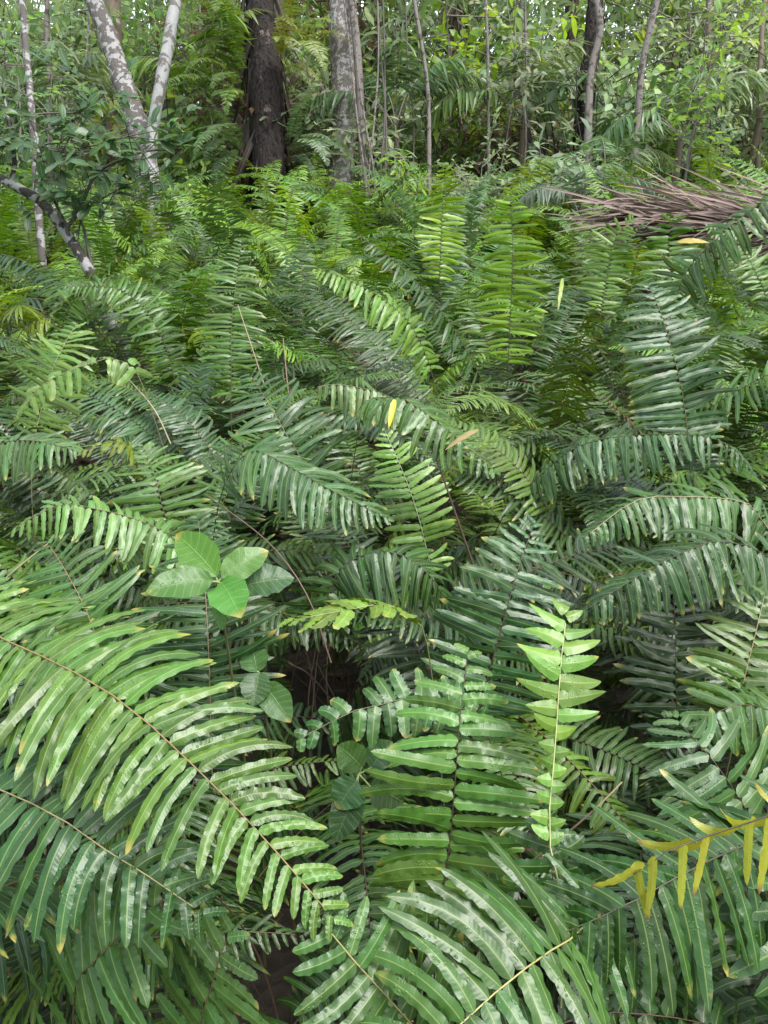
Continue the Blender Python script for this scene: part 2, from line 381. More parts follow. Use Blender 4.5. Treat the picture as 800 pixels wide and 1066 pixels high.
hero('dark upright fern right behind the broad-leaved seedling',
     [(222, 820, 1.42), (219, 720, 1.42), (216, 650, 1.44), (212, 590, 1.50), (206, 535, 1.58)], (.03, .09, .03), (.14, .10, .05), (0, -.7, .7), pl=.142, pw=.017, sp=.020, droop=.3, s0=.08, S=16)
hero('vivid yellow-green upright fern below the thicket, centre, shorter of the two bright ones',
     [(456, 330, 4.3), (459, 260, 4.2), (461, 215, 4.15), (464, 170, 3.95)], (.27, .46, .02), (.05, .04, .02), (.3, -.85, .35), pl=.15, pw=.026, sp=.027, droop=.5, s0=.25, S=8, alpha=(86, 70))
hero('vivid yellow-green upright fern, tallest of the fern bed, right of centre',
     [(527, 420, 3.85), (531, 340, 3.75), (534, 270, 3.65), (531, 192, 3.5)], (.25, .46, .02), (.07, .05, .03), (-.3, -.85, .35), pl=.175, pw=.026, sp=.0265, droop=.5, s0=.2, S=8, alpha=(86, 70))
hero('dark fern frond seen edge on between the two bright upright ferns',
     [(488, 300, 4.1), (492, 230, 4.0), (497, 200, 3.95), (518, 168, 3.9)], (.06, .15, .03), (.05, .04, .02), (-.9, -.2, .4), pl=.1, pw=.024, sp=.0215, droop=.3, s0=.25, S=8)
hero('olive green upright fern in the left middle of the bed',
     [(241, 440, 2.95), (241, 392, 2.9), (242, 330, 2.9), (252, 248, 2.95)], (.075, .17, .012), (.10, .07, .04), (0, -.9, .35), pl=.125, pw=.02, sp=.0205, droop=.35, s0=.15, S=10, alpha=(88, 74))
hero('pale green fern leaning right at the left edge, above the yellow hanging leaflets',
     [(33, 490, 2.25), (52, 395, 2.2), (64, 365, 2.2), (80, 336, 2.26)], (.15, .27, .06), (.25, .22, .12), (-.1, -.6, .8), pl=.14, pw=.019, sp=.022, droop=.5, s0=.2, S=12)
hero('broad blue-green fern left of the picture centre, tip to the upper left',
     [(350, 550, 1.95), (315, 480, 1.9), (297, 450, 1.9), (280, 420, 1.92), (258, 386, 1.98)], (.05, .13, .05), (.16, .10, .07), (0, -.55, .8), pl=.132, pw=.02, sp=.0235, droop=.4, s0=.12, S=14)
hero('grey-green fern with pale hanging leaflets left of the yellow leaf in the centre',
     [(440, 450, 2.05), (402, 412, 1.95), (375, 404, 1.92), (350, 400, 1.9), (322, 404, 1.88)], (.12, .21, .08), (.14, .10, .06), (0, -.3, .95), pl=.09, pw=.019, sp=.023, droop=1.2, s0=.2, S=12)
hero('fern arching down right with one yellow leaflet at the centre',
     [(375, 440, 1.85), (398, 416, 1.76), (422, 416, 1.72), (450, 435, 1.69), (482, 460, 1.67), (520, 495, 1.66)], (.07, .17, .03), (.10, .07, .04), (.1, -.2, .95), pl=.10, pw=.02, sp=.024, droop=1.0, s0=.12, S=14)
hero('glossy fern arching to the lower right above the broad-leaved seedling',
     [(225, 540, 1.82), (257, 472, 1.72), (300, 485, 1.66), (335, 505, 1.62), (405, 540, 1.57)], (.06, .15, .055), (.06, .04, .03), (.1, -.25, .95), pl=.125, pw=.02, sp=.023, droop=.8, s0=.15, alpha=(70, 48), S=14)
hero('silver-green fern reaching in from the left edge at mid height',
     [(-70, 490, 2.05), (0, 462, 1.97), (38, 459, 1.93), (84, 470, 1.9)], (.085, .18, .08), (.08, .06, .04), (0, -.35, .9), pl=.12, pw=.019, sp=.021, droop=.9, s0=.1, S=14)
hero('pale fern fanning upward just left of the broad-leaved seedling top',
     [(195, 610, 1.95), (170, 530, 1.9), (162, 497, 1.9), (148, 462, 1.96)], (.11, .22, .075), (.10, .08, .05), (.1, -.55, .8), pl=.125, pw=.017, sp=.021, droop=.35, s0=.15, S=14)
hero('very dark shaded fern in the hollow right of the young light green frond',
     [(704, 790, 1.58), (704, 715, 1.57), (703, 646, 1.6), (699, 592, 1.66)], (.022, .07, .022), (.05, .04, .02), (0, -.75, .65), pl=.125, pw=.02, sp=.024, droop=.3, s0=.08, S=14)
hero('olive fern with a yellowish stalk at the right edge beside the dark hollow',
     [(758, 800, 1.38), (774, 712, 1.37), (785, 667, 1.39), (798, 612, 1.43)], (.085, .17, .022), (.25, .18, .08), (-.2, -.7, .65), pl=.11, pw=.02, sp=.024, droop=.3, s0=.1, S=14)
hero('wet fern curving in from the right edge above the silvery one',
     [(890, 790, 1.3), (800, 739, 1.2), (756, 737, 1.16), (724, 764, 1.13)], (.075, .17, .06), (.08, .05, .03), (-.1, -.35, .9), pl=.105, pw=.0185, sp=.022, droop=1.1, s0=.15, S=16)
hero('dim green fern with vertical hanging leaflets left of the blue-green leaning one',
     [(330, 690, 1.6), (350, 600, 1.56), (395, 574, 1.54), (437, 588, 1.53), (468, 628, 1.53)], (.04, .11, .03), (.06, .05, .03), (.1, -.35, .9), pl=.13, pw=.018, sp=.020, droop=1.3, s0=.18, S=14)
hero('yellowish folded fern frond pointing left beside the dark gap, right of the seedling',
     [(448, 690, 1.28), (428, 642, 1.22), (395, 630, 1.17), (356, 636, 1.14), (292, 648, 1.12)], (.20, .33, .07), (.2, .2, .08), (.1, .3, .9), pl=.06, pw=.019, sp=.024, droop=.3, s0=.25, alpha=(60, 30), S=14)
hero('short wet blue-green fern lying level below the dark gap',
     [(510, 770, 1.17), (440, 728, 1.1), (400, 733, 1.08), (366, 741, 1.06), (300, 776, 1.03)], (.075, .19, .08), (.10, .07, .04), (0, -.5, .85), pl=.05, pw=.0195, sp=.022, droop=.6, s0=.12, S=16, V=7)
hero('fern with silvery leaflets cut by the right edge, lowest one there',
     [(910, 1060, .90), (850, 985, .85), (822, 930, .85), (806, 876, .88)], (.06, .16, .06), (.08, .05, .03), (-.2, -.5, .8), pl=.11, pw=.02, sp=.024, droop=.4, s0=.1, S=18)
hero('dark low fern along the bottom edge right of centre',
     [(500, 1120, .86), (599, 1062, .87), (638, 1054, .88), (728, 1064, .9), (800, 1092, .92)], (.04, .11, .025), (.08, .04, .03), (0, -.5, .85), pl=.075, pw=.018, sp=.022, droop=.7, s0=.1, S=18)
hero('yellow-edged small fern left of centre, upper left of the seedling',
     [(152, 530, 2.0), (137, 472, 1.93), (120, 460, 1.91), (82, 470, 1.88)], (.22, .30, .03), (.12, .10, .04), (0, .1, 1), pl=.07, pw=.015, sp=.020, droop=.7, s0=.3, S=12)
hero('fading fern with sparse pale yellow hanging leaflets near the left edge',
     [(152, 410, 2.1), (125, 375, 2.05), (88, 380, 2.0), (45, 400, 1.97), (22, 428, 1.95)], (.20, .34, .12), (.2, .15, .08), (0, -.4, .9), pl=.075, pw=.011, sp=.030, droop=1.1, s0=.15, S=10, miss=.15, prof=lambda u: 1 - .3 * u)
hero('bright fern arching left above the centre of the bed',
     [(455, 410, 3.0), (432, 345, 2.9), (400, 312, 2.85), (360, 290, 2.8), (322, 278, 2.76)], (.13, .27, .015), (.10, .08, .04), (0, -.3, .9), pl=.13, pw=.022, sp=.025, droop=.9, s0=.15, S=10)
hero('dark arched fern rising to the right edge in front of the fallen palm leaf',
     [(690, 370, 2.45), (710, 292, 2.35), (750, 245, 2.25), (800, 208, 2.2), (865, 190, 2.15)], (.055, .14, .02), (.04, .03, .02), (.05, -.35, .9), pl=.12, pw=.021, sp=.024, droop=1.1, s0=.2, S=12)

hero('green fern arching right at the foot of the leaning blotched trunk',
     [(45, 430, 3.7), (62, 350, 3.65), (85, 305, 3.6), (140, 290, 3.55)], (.10, .22, .03), (.08, .05, .03), (0, -.5, .8), pl=.125, pw=.02, sp=.024, droop=.7, s0=.2, S=8)
hero('green fern arching left across the foot of the leaning blotched trunk',
     [(190, 430, 3.55), (168, 350, 3.5), (128, 303, 3.5), (66, 298, 3.45)], (.08, .19, .04), (.08, .05, .03), (0, -.5, .8), pl=.125, pw=.02, sp=.024, droop=.7, s0=.2, S=8)
hero('bright fern rising in front of the left end of the fallen palm leaf',
     [(622, 350, 3.7), (632, 290, 3.7), (640, 250, 3.65), (660, 226, 3.6)], (.15, .30, .02), (.08, .05, .03), (-.2, -.7, .6), pl=.13, pw=.02, sp=.024, droop=.5, s0=.2, S=8)
hero('dark-stalked fern with spread leaflets in front of the middle of the fallen palm leaf',
     [(700, 320, 3.2), (698, 280, 3.2), (697, 250, 3.2), (702, 222, 3.15)], (.09, .21, .02), (.03, .02, .015), (0, -.6, .7), pl=.14, pw=.02, sp=.027, droop=.4, s0=.1, S=8)
hero('green fern leaning left over the lower edge of the fallen palm leaf',
     [(800, 330, 3.4), (785, 280, 3.4), (765, 250, 3.4), (735, 236, 3.35)], (.10, .22, .02), (.06, .04, .03), (0, -.5, .8), pl=.12, pw=.02, sp=.024, droop=.6, s0=.15, S=8)

FERNS = []
fern_meshes_done = {}
hero_roots = []
for label, pts, color, rach, hint, kw in HERO:
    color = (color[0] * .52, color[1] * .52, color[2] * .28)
    P = np.array([at(*p) for p in pts])
    kw = dict(kw)
    if np.mean([q[2] for q in pts]) > 1.25: kw['sp'] = kw.get('sp', .019) * .76
    if kw.get('wprof', .5) == .5: kw['pw'] = .90 * kw.get('sp', .019)
    t0 = P[0] - P[1]; t0 /= np.linalg.norm(t0)
    hor = np.array([t0[0], t0[1], 0]) * .22
    g = P[0] + hor; g[2] = 0.0
    if P[0][2] > .05:
        midp = P[0] * .45 + g * .55 + np.array([t0[0], t0[1], 0]) * .04; midp[2] = P[0][2] * .45
        Pf = np.vstack([g, midp, P])
        l1 = np.linalg.norm(np.diff(Pf[:3], axis=0), axis=1).sum(); lt = np.linalg.norm(np.diff(Pf, axis=0), axis=1).sum()
        kw = dict(kw); s0 = kw.pop('s0', .1); kw['s0'] = l1 / lt + s0 * (1 - l1 / lt)
    else: Pf = P; g = P[0].copy(); g[2] = 0
    (X, F, U), (TV, TF) = frond(Pf - g, hint=hint, **kw)
    root = thing('fern', g, label, 'fern')
    yel = 'yellow leaflets' in label and 'dying' in label
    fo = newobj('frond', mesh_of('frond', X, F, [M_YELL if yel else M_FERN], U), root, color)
    newobj('rachis', mesh_of('rachis', TV, TF, [M_STALK]), fo, rach)
    mark((X + g)[::3]); hero_roots.append((root, g, color))
HERO_N = len(HERO)

# hollows that stay open and dark, and things that must stay visible
ellipse(322, 712, 21, 36, 2.4); ellipse(552, 862, 26, 46, 2.2); ellipse(372, 828, 32, 46, 2.0); ellipse(672, 650, 40, 46, 3.2); ellipse(125, 355, 40, 22, 4.5)
ellipse(232, 602, 80, 50, 1.30); ellipse(378, 815, 38, 40, 1.2)
ellipse(705, 206, 98, 38, 4.2)
ellipse(75, 228, 55, 52, 4.3); ellipse(160, 170, 14, 40, 6.5); ellipse(283, 140, 40, 40, 8.5)

# ------------------------------------------------------------------ fern leaf kinds shared by the other ferns
def arc_frond(L, th0, th1, bow, side):
    n = 26
    s = np.linspace(0, 1, n)
    th = R(th0) + (R(th1) - R(th0)) * s ** bow
    x = np.r_[0, np.cumsum(np.cos(th[:-1]))] / (n - 1) * L; z = np.r_[0, np.cumsum(np.sin(th[:-1]))] / (n - 1) * L
    y = side * s ** 2 * L * .18
    P = np.stack([x, y, z], 1)
    fr = np.stack([-np.sin(th), np.full(n, side * .15), np.cos(th)], 1)
    Pd, _ = catmull(P, 64)
    frd = np.stack([np.interp(np.linspace(0, 1, 64), s, fr[:, i]) for i in range(3)], 1)
    return P, frd
KINDS = [(1.55, 82, -5, 1.5, .3), (1.45, 78, -25, 1.4, -.4), (1.5, 86, 35, 1.6, .2), (1.35, 72, -45, 1.3, .5), (1.5, 75, -10, 1.2, -.2),
         (1.7, 84, -20, 1.7, .6), (1.25, 66, -30, 1.2, -.5), (1.4, 80, 45, 1.2, .1), (1.6, 80, -40, 1.9, -.3), (1.2, 60, -15, 1.1, .2),
         (1.7, 88, 5, 1.8, -.5), (1.45, 70, -55, 1.6, .4), (1.6, 76, -35, 1.1, -.6), (1.3, 84, 15, 1.3, .5), (1.5, 68, -20, 1.5, .1),
         (1.65, 82, -60, 2.2, .2), (1.4, 74, -5, 1.0, -.3), (1.1, 58, -40, 1.3, .6)]
VAR = []
for i, (L, a, b, bw, sd) in enumerate(KINDS):
    P, fr = arc_frond(L, a, b, bw, sd)
    kw = dict(frame=fr, pl=rg.uniform(.11, .15), pw=rg.uniform(.0128, .0150), sp=rg.uniform(.0155, .0180), s0=rg.uniform(.22, .34), droop=rg.uniform(.3, .9), alpha=(rg.uniform(76, 88), rg.uniform(56, 72)), roll=rg.uniform(6, 16), miss=float(rg.choice([.02, .05, .12])))
    st = rg.bit_generator.state
    (X, F, U), (TV, TF) = frond(P, S=14, V=5, rad=.0024, **kw)
    near = mesh_of('frond', X, F, [M_FERN], U); rac = mesh_of('rachis', TV, TF, [M_STALK])
    (X2, F2, U2), (TV2, TF2) = frond(P, S=7, V=3, rad=.0026, sides=4, **dict(kw, sp=kw['sp'] * 1.08, pw=kw['pw'] * 1.06))
    JV, JF, JU, JM = join([(X2, F2, U2, 0), (TV2, TF2, None, 1)])
    midm = mesh_of('frond', JV, JF, [M_FERNF, M_BROWN], JU, JM)
    VAR.append((near, rac, midm, X[::11].astype(float), (X2, F2, U2, TV2, TF2)))
def rotm(az, tilt, sc):
    ca, sa = math.cos(az), math.sin(az); ct, s_ = math.cos(tilt), math.sin(tilt)
    Rz = np.array([[ca, -sa, 0], [sa, ca, 0], [0, 0, 1]]); Ry = np.array([[ct, 0, s_], [0, 1, 0], [-s_, 0, ct]])
    return Rz @ Ry * sc
import mathutils
def place(o, Mx):
    m = mathutils.Matrix.Identity(4)
    for i in range(3):
        for j in range(3): m[i][j] = float(Mx[i, j])
    o.matrix_basis = m
# far ferns: a whole plant in one mesh
FAR = []
for q in range(7):
    parts = []; samp = []
    for f in range(8):
        vi = rg.integers(len(VAR)); X2, F2, U2, TV2, TF2 = VAR[vi][4]
        Mx = rotm(f * 2.4 + rg.uniform(-.5, .5), rg.uniform(-.15, .2), rg.uniform(.7, 1.0))
        parts += [(X2 @ Mx.T, F2, U2, 0), (TV2 @ Mx.T, TF2, None, 1)]; samp.append((X2 @ Mx.T)[::40])
    JV, JF, JU, JM = join(parts)
    FAR.append((mesh_of('fern', JV, JF, [M_FERNF, M_BROWN], JU, JM), np.concatenate(samp)))

PAL = {'deep green': (.020, .050, .006), 'blue-green': (.021, .054, .014), 'yellow-green': (.070, .130, .008), 'mid green': (.038, .086, .008)}
RACH = [(.06, .035, .02), (.10, .06, .035), (.18, .11, .06), (.045, .03, .02)]
def jitc(c, s=.18):
    k = 1 + rg.normal(0, s); return tuple(float(max(.005, x * k * (1 + rg.normal(0, .06)))) for x in c)
def zone(p):
    px, py, z = proj(np.asarray(p)[None] + np.array([0, 0, .9]))
    h = 'left' if px[0] < 290 else 'right' if px[0] > 520 else 'middle'
    return h
def fern_label(g, cn, d):
    h = zone(g)
    band = ('near the front', 'near') if d < 2.0 else ('at middle distance', 'mid') if d < 4.2 else ('in the far half of the bed', 'far half') if d < 6.6 else ('just before the trees', 'last rows')
    third = {'left': 'in the left third', 'middle': 'in the middle third', 'right': 'in the right third'}[h]
    return '%s fern %s, %s' % (cn, band[0], third), '%s ferns, %s, %s' % (cn, band[1], third)

def add_fronds(root, g, cn, n, near, hi=.10, az0=None, lowonly=False):
    made = 0
    for f in range(n):
        for tr in range(5):
            vi = int(rg.integers(len(VAR)))
            az = (az0 if az0 is not None else 0) + f * 2.399 + rg.uniform(-.5, .5) + tr * .9
            sc = rg.uniform(.70, 1.06) * (1 if not lowonly else .72)
            Mx = rotm(az, rg.uniform(-.18, .22), sc)
            W = VAR[vi][3] @ Mx.T + g
            hid, nr, inb, top = blocks(W)
            if hid > (.03 if math.hypot(g[0], g[1]) < 2.3 else .09) or nr > .02 or top > hi: continue
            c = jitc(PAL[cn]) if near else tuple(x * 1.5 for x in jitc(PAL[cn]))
            if near:
                o = newobj('frond', VAR[vi][0], root, c); place(o, Mx)
                newobj('rachis', VAR[vi][1], o, RACH[int(rg.integers(4))])
            else:
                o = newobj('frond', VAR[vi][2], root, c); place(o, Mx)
            if rg.random() < .014: o.color = (.085, .055, .028, 1)
            made += 1
            break
    return made
for root, g, color in hero_roots:
    cn = 'deep green' if color[0] < .08 else 'mid green'
    add_fronds(root, g, cn, 3 if np.linalg.norm(g[:2]) > 1.5 else 1, np.linalg.norm(g[:2]) < 3.2)

count = 0
y = .12
while y < 11.5:
    dy = .40 + .035 * y
    xr = .56 * y + .75
    x = -xr + rg.uniform(0, .3)
    while x < xr:
        gx, gy = x + rg.uniform(-.14, .14), y + rg.uniform(-.14, .14)
        g = np.array([gx, gy, 0.0]); d = math.hypot(gx, gy)
        r = rg.random()
        cn = ['mid green', 'deep green', 'blue-green', 'yellow-green'][int(np.searchsorted([.40 + .02 * (d > 4), .62 - .08 * (d > 4), .84 - .22 * (d > 4)], r))]
        lab, grp = fern_label(g, cn, d)
        if d < 6.6:
            root = thing('fern', g, lab, 'fern', grp)
            m = add_fronds(root, g, cn, 8 if d > 1.4 else 3, d < 3.2, hi=.12)
            if m == 0:
                bpy.data.objects.remove(root)
            else: count += 1
        else:
            me, smp = FAR[int(rg.integers(len(FAR)))]
            az = rg.uniform(0, 6.28); sc = rg.uniform(.95, 1.3)
            ok = False
            for sc in (sc, sc * .8, sc * .62):
                W = smp @ rotm(az, 0, sc).T + g
                hid, nr, inb, top = blocks(W)
                if hid < .06 and top < .5: ok = True; break
            if ok and inb > .05:
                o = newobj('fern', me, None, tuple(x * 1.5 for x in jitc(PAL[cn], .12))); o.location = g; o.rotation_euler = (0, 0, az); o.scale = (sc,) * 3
                tag(o, lab, 'fern', grp); count += 1
        x += dy * rg.uniform(1.0, 1.3)
    y += dy
print('ferns', count + HERO_N)

# ------------------------------------------------------------------ the ground
def hgt(x, y):
    return .03 * np.sin(x * 1.7 + 1) * np.cos(y * 1.3) + .02 * np.sin(x * 4.1) * np.sin(y * 3.7) - .05
xs = np.r_[-400, -120, -40, np.linspace(-14, 14, 90), 40, 120, 400]; ys = np.r_[-400, -60, -10, np.linspace(-3, 26, 100), 40, 120, 500]
XX, YY = np.meshgrid(xs, ys); ZZ = hgt(XX, YY)
nx, ny = len(xs), len(ys)
ii = (np.arange(ny - 1)[:, None] * nx + np.arange(nx - 1)[None]).ravel()
M, nt = mat('leaf_litter_soil'); k = NT(nt); tc = k.n('ShaderNodeTexCoord')
n1 = k.n('ShaderNodeTexNoise', {'Vector': tc.outputs['Object'], 'Scale': 6.0, 'Detail': 8.0, 'Roughness': .7})
vo = k.n('ShaderNodeTexVoronoi', {'Vector': tc.outputs['Object'], 'Scale': 22.0})
cc = k.mix(n1.outputs[0], (.010, .007, .005, 1), (.05, .034, .022, 1))
cc = k.mix(k.math('MULTIPLY', vo.outputs['Distance'], .6), cc, (.06, .04, .024, 1))
bp = k.n('ShaderNodeBump', {'Strength': .8, 'Distance': .04, 'Height': k.math('ADD', n1.outputs[0], vo.outputs['Distance'])})
bs = k.n('ShaderNodeBsdfPrincipled', {'Base Color': cc, 'Roughness': .8, 'Normal': bp.outputs[0]})
k.n('ShaderNodeOutputMaterial', {0: bs.outputs[0]})
tag(newobj('ground', mesh_of('ground', np.stack([XX, YY, ZZ], -1).reshape(-1, 3), np.stack([ii, ii + 1, ii + nx + 1, ii + nx], 1), [M])), 'dark soil under the ferns', 'ground', kind='structure')
# fallen leaves on it
K = 5000
px_ = rg.uniform(-5, 5, K); py_ = rg.uniform(.1, 9, K)
base = np.stack([px_, py_, hgt(px_, py_) + rg.uniform(.004, .03, K)], 1)
a = rg.uniform(0, 6.28, K); d0 = np.stack([np.cos(a), np.sin(a), rg.normal(0, .2, K)], 1)
X, F, U = blades(base, nz(d0), nz(np.stack([rg.normal(0, .35, K), rg.normal(0, .35, K), np.ones(K)], 1)), rg.uniform(.06, .15, K), rg.uniform(.015, .05, K), rg.normal(0, .5, (K, 3)), 4, 3, sh_lance)
tag(newobj('leaf_litter', mesh_of('leaf_litter', X, F, [M_DRY], U), None, (.07, .042, .026)), 'brown fallen leaves covering the soil under the ferns', 'leaf litter', kind='stuff')

# ------------------------------------------------------------------ broad-leaved seedlings
def leaf_at(b, t, w, hint, L=None, shape=sh_ovate, S=14, V=9, bend=(0, 0, -.42), fold=.2, und=.09):
    b = np.asarray(b); t = np.asarray(t); v = t - b; L = np.linalg.norm(v)
    bd = np.array(bend); d0 = nz(v / L - bd * .5)
    N = nz(np.asarray(hint, float))
    return blades(b[None], d0[None], N[None], L * 1.02, w, bd[None], S, V, shape, fold, und, 3, rand=np.array([rg.random()]))
def seedling(label, stem, leaves, cols, stemcol):
    P = np.array(stem); g = P[0].copy()
    root = thing('seedling', g, label, 'seedling')
    TV, TF = tube(catmull(P - g, 20)[0], np.linspace(.0035, .002, 20), 6)
    newobj('stem', mesh_of('stem', TV, TF, [M_STALK]), root, stemcol)
    for (b, t, w, hint, sh), c in zip(leaves, cols):
        X, F, U = leaf_at(b - g, t - g, w, hint, shape=sh)
        lo = newobj('leaf', mesh_of('leaf', X, F, [M_SEED], U), root, c)
        pt = P[-1] - g if np.linalg.norm(P[-1] - b) < .12 else None
        top = P[-1] - g if pt is not None else min([q - g for q in P], key=lambda q: np.linalg.norm(q - (b - g)))
        TV, TF = tube(np.linspace(top, b - g + (t - b) * .05, 5), np.linspace(.0016, .0012, 5), 5)
        newobj('petiole', mesh_of('petiole', TV, TF, [M_STALK]), lo, (.30, .36, .14))
g0 = at(225, 640, 1.25); g0 = np.array([g0[0], g0[1] + .05, 0])
top = at(227, 606, 1.24)
G1 = (.062, .16, .018); G2 = (.048, .125, .018)
seedling('glossy broad-leaved seedling with six big oval leaves rising through the ferns on the left',
         [g0, g0 * .5 + top * .5 + np.array([.01, 0, 0]), top],
         [(at(226, 600, 1.235), at(184, 556, 1.27), .062, (.1, -.75, .7), sh_ovate),
          (at(222, 604, 1.23), at(152, 617, 1.18), .056, (-.1, -.7, .7), sh_ovate),
          (at(230, 606, 1.225), at(251, 643, 1.16), .062, (.1, -.8, .6), sh_ovate),
          (at(231, 602, 1.235), at(279, 573, 1.27), .050, (.2, -.7, .7), sh_ovate),
          (at(252, 611, 1.26), at(306, 602, 1.28), .060, (.1, -.6, .8), sh_ovate),
          (at(228, 618, 1.23), at(232, 656, 1.20), .026, (0, -.9, .4), sh_ovate)],
         [G1, G2, G1, G2, (.035, .10, .03), (.10, .20, .03)], (.10, .10, .04))
g1 = np.array([at(285, 700, 1.45)[0], at(285, 700, 1.45)[1], 0]); t1 = at(270, 700, 1.42)
seedling('shaded seedling with three oval leaves below the glossy broad-leaved one',
         [g1, g1 * .4 + t1 * .6, t1],
         [(at(268, 700, 1.42), at(262, 672, 1.44), .055, (0, -.8, .6), sh_ovate), (at(270, 700, 1.41), at(264, 735, 1.38), .055, (0, -.8, .6), sh_ovate), (at(274, 712, 1.41), at(302, 752, 1.38), .055, (0, -.7, .7), sh_ovate)],
         [(.04, .105, .025)] * 3, (.10, .08, .04))
g2 = np.array([at(376, 850, 1.25)[0], at(376, 850, 1.25)[1] + .05, 0]); t2 = at(374, 806, 1.22)
seedling('low seedling with dark rounded leaves beside the dark hollow left of the yellow-green fern',
         [g2, g2 * .4 + t2 * .6, t2],
         [(at(378, 800, 1.22), at(352, 776, 1.23), .05, (0, -.75, .65), sh_ovate), (at(372, 812, 1.21), at(352, 842, 1.19), .055, (0, -.8, .6), sh_ovate),
          (at(384, 818, 1.21), at(420, 836, 1.2), .055, (.1, -.7, .7), sh_ovate), (at(386, 800, 1.22), at(408, 772, 1.24), .045, (0, -.7, .7), sh_ovate), (at(372, 822, 1.21), at(350, 876, 1.18), .05, (-.1, -.7, .7), sh_ovate)],
         [(.055, .12, .018), (.04, .10, .025), (.04, .10, .02), (.04, .105, .025), (.03, .08, .018)], (.10, .08, .04))

# single yellow or dead leaves and stalks
def one_leaf(name, label, b, t, w, color, m=M_YELL, hint=(0, -.7, .7), shape=sh_lance, bend=(0, 0, -.4)):
    g = np.asarray(b)
    X, F, U = leaf_at(g * 0, np.asarray(t) - g, w, hint, shape=shape, bend=bend)
    o = newobj(name, mesh_of(name, X, F, [m], U), None, color); o.location = g
    tag(o, label, 'leaf')
one_leaf('yellow_leaf', 'single bright yellow leaflet hanging in the centre of the ferns', at(411, 416, 1.70), at(405, 447, 1.68), .014, (.42, .36, .03), shape=sh_strap)
one_leaf('withered_leaf', 'curled tan withered leaf caught in the ferns right of the yellow leaflet', at(499, 447, 1.64), at(464, 469, 1.62), .012, (.22, .15, .06), m=M_DRY)
one_leaf('yellow_leaf', 'slim yellow leaflet hanging below the tallest bright fern', at(586, 290, 2.4), at(581, 324, 2.36), .013, (.30, .36, .04), shape=sh_strap)
one_leaf('yellow_leaf', 'yellow leaf lying level below the fallen brown palm leaf', at(705, 252, 2.2), at(739, 253, 2.18), .018, (.42, .34, .06))
one_leaf('dead_leaf', 'dark brown dead leaf in the hollow left of the young fern stalk', at(548, 868, 1.0), at(566, 884, .97), .035, (.05, .022, .012), m=M_DRY, shape=sh_ovate)
def stalk(label, pts, r, color):
    P = np.array([at(*p) for p in pts]); g = P[0].copy()
    TV, TF = tube(catmull(P - g, 14)[0], np.linspace(r, r * .6, 14), 6)
    o = newobj('dead_stalk', mesh_of('dead_stalk', TV, TF, [M_STALK]), None, color); o.location = g
    tag(o, label, 'stalk')
for q, (a, b, c_) in enumerate([((296, 745, 1.9), (306, 700, 1.85), (318, 640, 1.8)), ((330, 770, 1.8), (326, 710, 1.8), (312, 650, 1.8)), ((345, 760, 1.9), (340, 700, 1.9), (348, 640, 1.9)), ((312, 780, 1.9), (330, 720, 1.85), (352, 668, 1.8)), ((300, 690, 1.8), (322, 702, 1.8), (345, 728, 1.8)), ((322, 790, 2.0), (321, 730, 2.0), (330, 668, 2.0)), ((360, 770, 1.9), (352, 735, 1.9), (330, 690, 1.9))]):
    stalk(['thin dark stalk leaning right in the dark hollow', 'dark red-brown stalk leaning left in the dark hollow', 'upright brown stalk on the right side of the dark hollow', 'thin stalk slanting steeply right through the dark hollow', 'short stalk lying nearly level across the dark hollow', 'upright thin stalk deepest in the dark hollow', 'broken stalk leaning left at the right rim of the dark hollow'][q], [a, b, c_], .0022, [(.06, .034, .025), (.075, .038, .03), (.09, .06, .042)][q % 3])
stalk('dry tan stalk crossing the young fern frond near the bottom', [(520, 925, 1.0), (585, 872, .93), (620, 842, .9), (648, 814, .9)], .0016, (.26, .18, .11))
stalk('bare brown stalk leaning from the centre down to the right', [(497, 600, 1.75), (478, 545, 1.72), (455, 480, 1.7), (430, 425, 1.7)], .0026, (.09, .05, .035))
stalk('thin pale stalk in the upper left of the fern bed', [(275, 400, 2.3), (262, 360, 2.28), (248, 318, 2.28)], .002, (.30, .22, .14))
stalk('thin reddish stalk left of the centre', [(303, 430, 2.0), (299, 395, 2.0), (295, 352, 2.0)], .002, (.24, .14, .09))
stalk('long brown stalk running down right from the seedling', [(345, 690, 1.5), (320, 620, 1.5), (280, 565, 1.55), (215, 515, 1.62)], .0018, (.10, .06, .04))
stalk('straw coloured stalk at the left edge below the arching light fern', [(-20, 625, 1.5), (20, 590, 1.5), (50, 566, 1.52)], .002, (.28, .22, .13))
stalk('straw stalk behind the ferns left of the broad-leaved seedling', [(178, 462, 2.1), (160, 425, 2.1), (128, 388, 2.15)], .002, (.32, .25, .16))

# ------------------------------------------------------------------ fallen dry palm leaf
P = np.array([at(1010, 262, 3.75), at(900, 246, 3.9), at(800, 236, 4.0), at(720, 232, 4.1), at(650, 228, 4.2)])
g = P[1].copy()
pr = thing('palm_leaf', g, 'fallen dry brown palm leaf lying across the ferns at the right', 'palm leaf')
TV, TF = tube(catmull(P - g, 30)[0], np.linspace(.02, .006, 30), 8)
newobj('rachis', mesh_of('rachis', TV, TF, [M_STALK]), pr, (.12, .08, .055))
K = 420
u = rg.random(K) ** .8
Pc, _ = catmull(P - g, 100)
bi = (u * 95).astype(int) + 2
base = Pc[np.minimum(bi, 99)] + rg.normal(0, 1, (K, 3)) * np.array([.03, .05, .042])
ang = np.where(rg.random(K) < .55, rg.uniform(-2, 12, K), rg.uniform(5, 27, K) + np.where(u < .45, rg.uniform(0, 4, K), 0)) * np.pi / 180
yaw = rg.normal(0, .28, K)
d0 = np.stack([-np.cos(ang) * np.cos(yaw), np.sin(yaw), np.sin(ang)], 1)
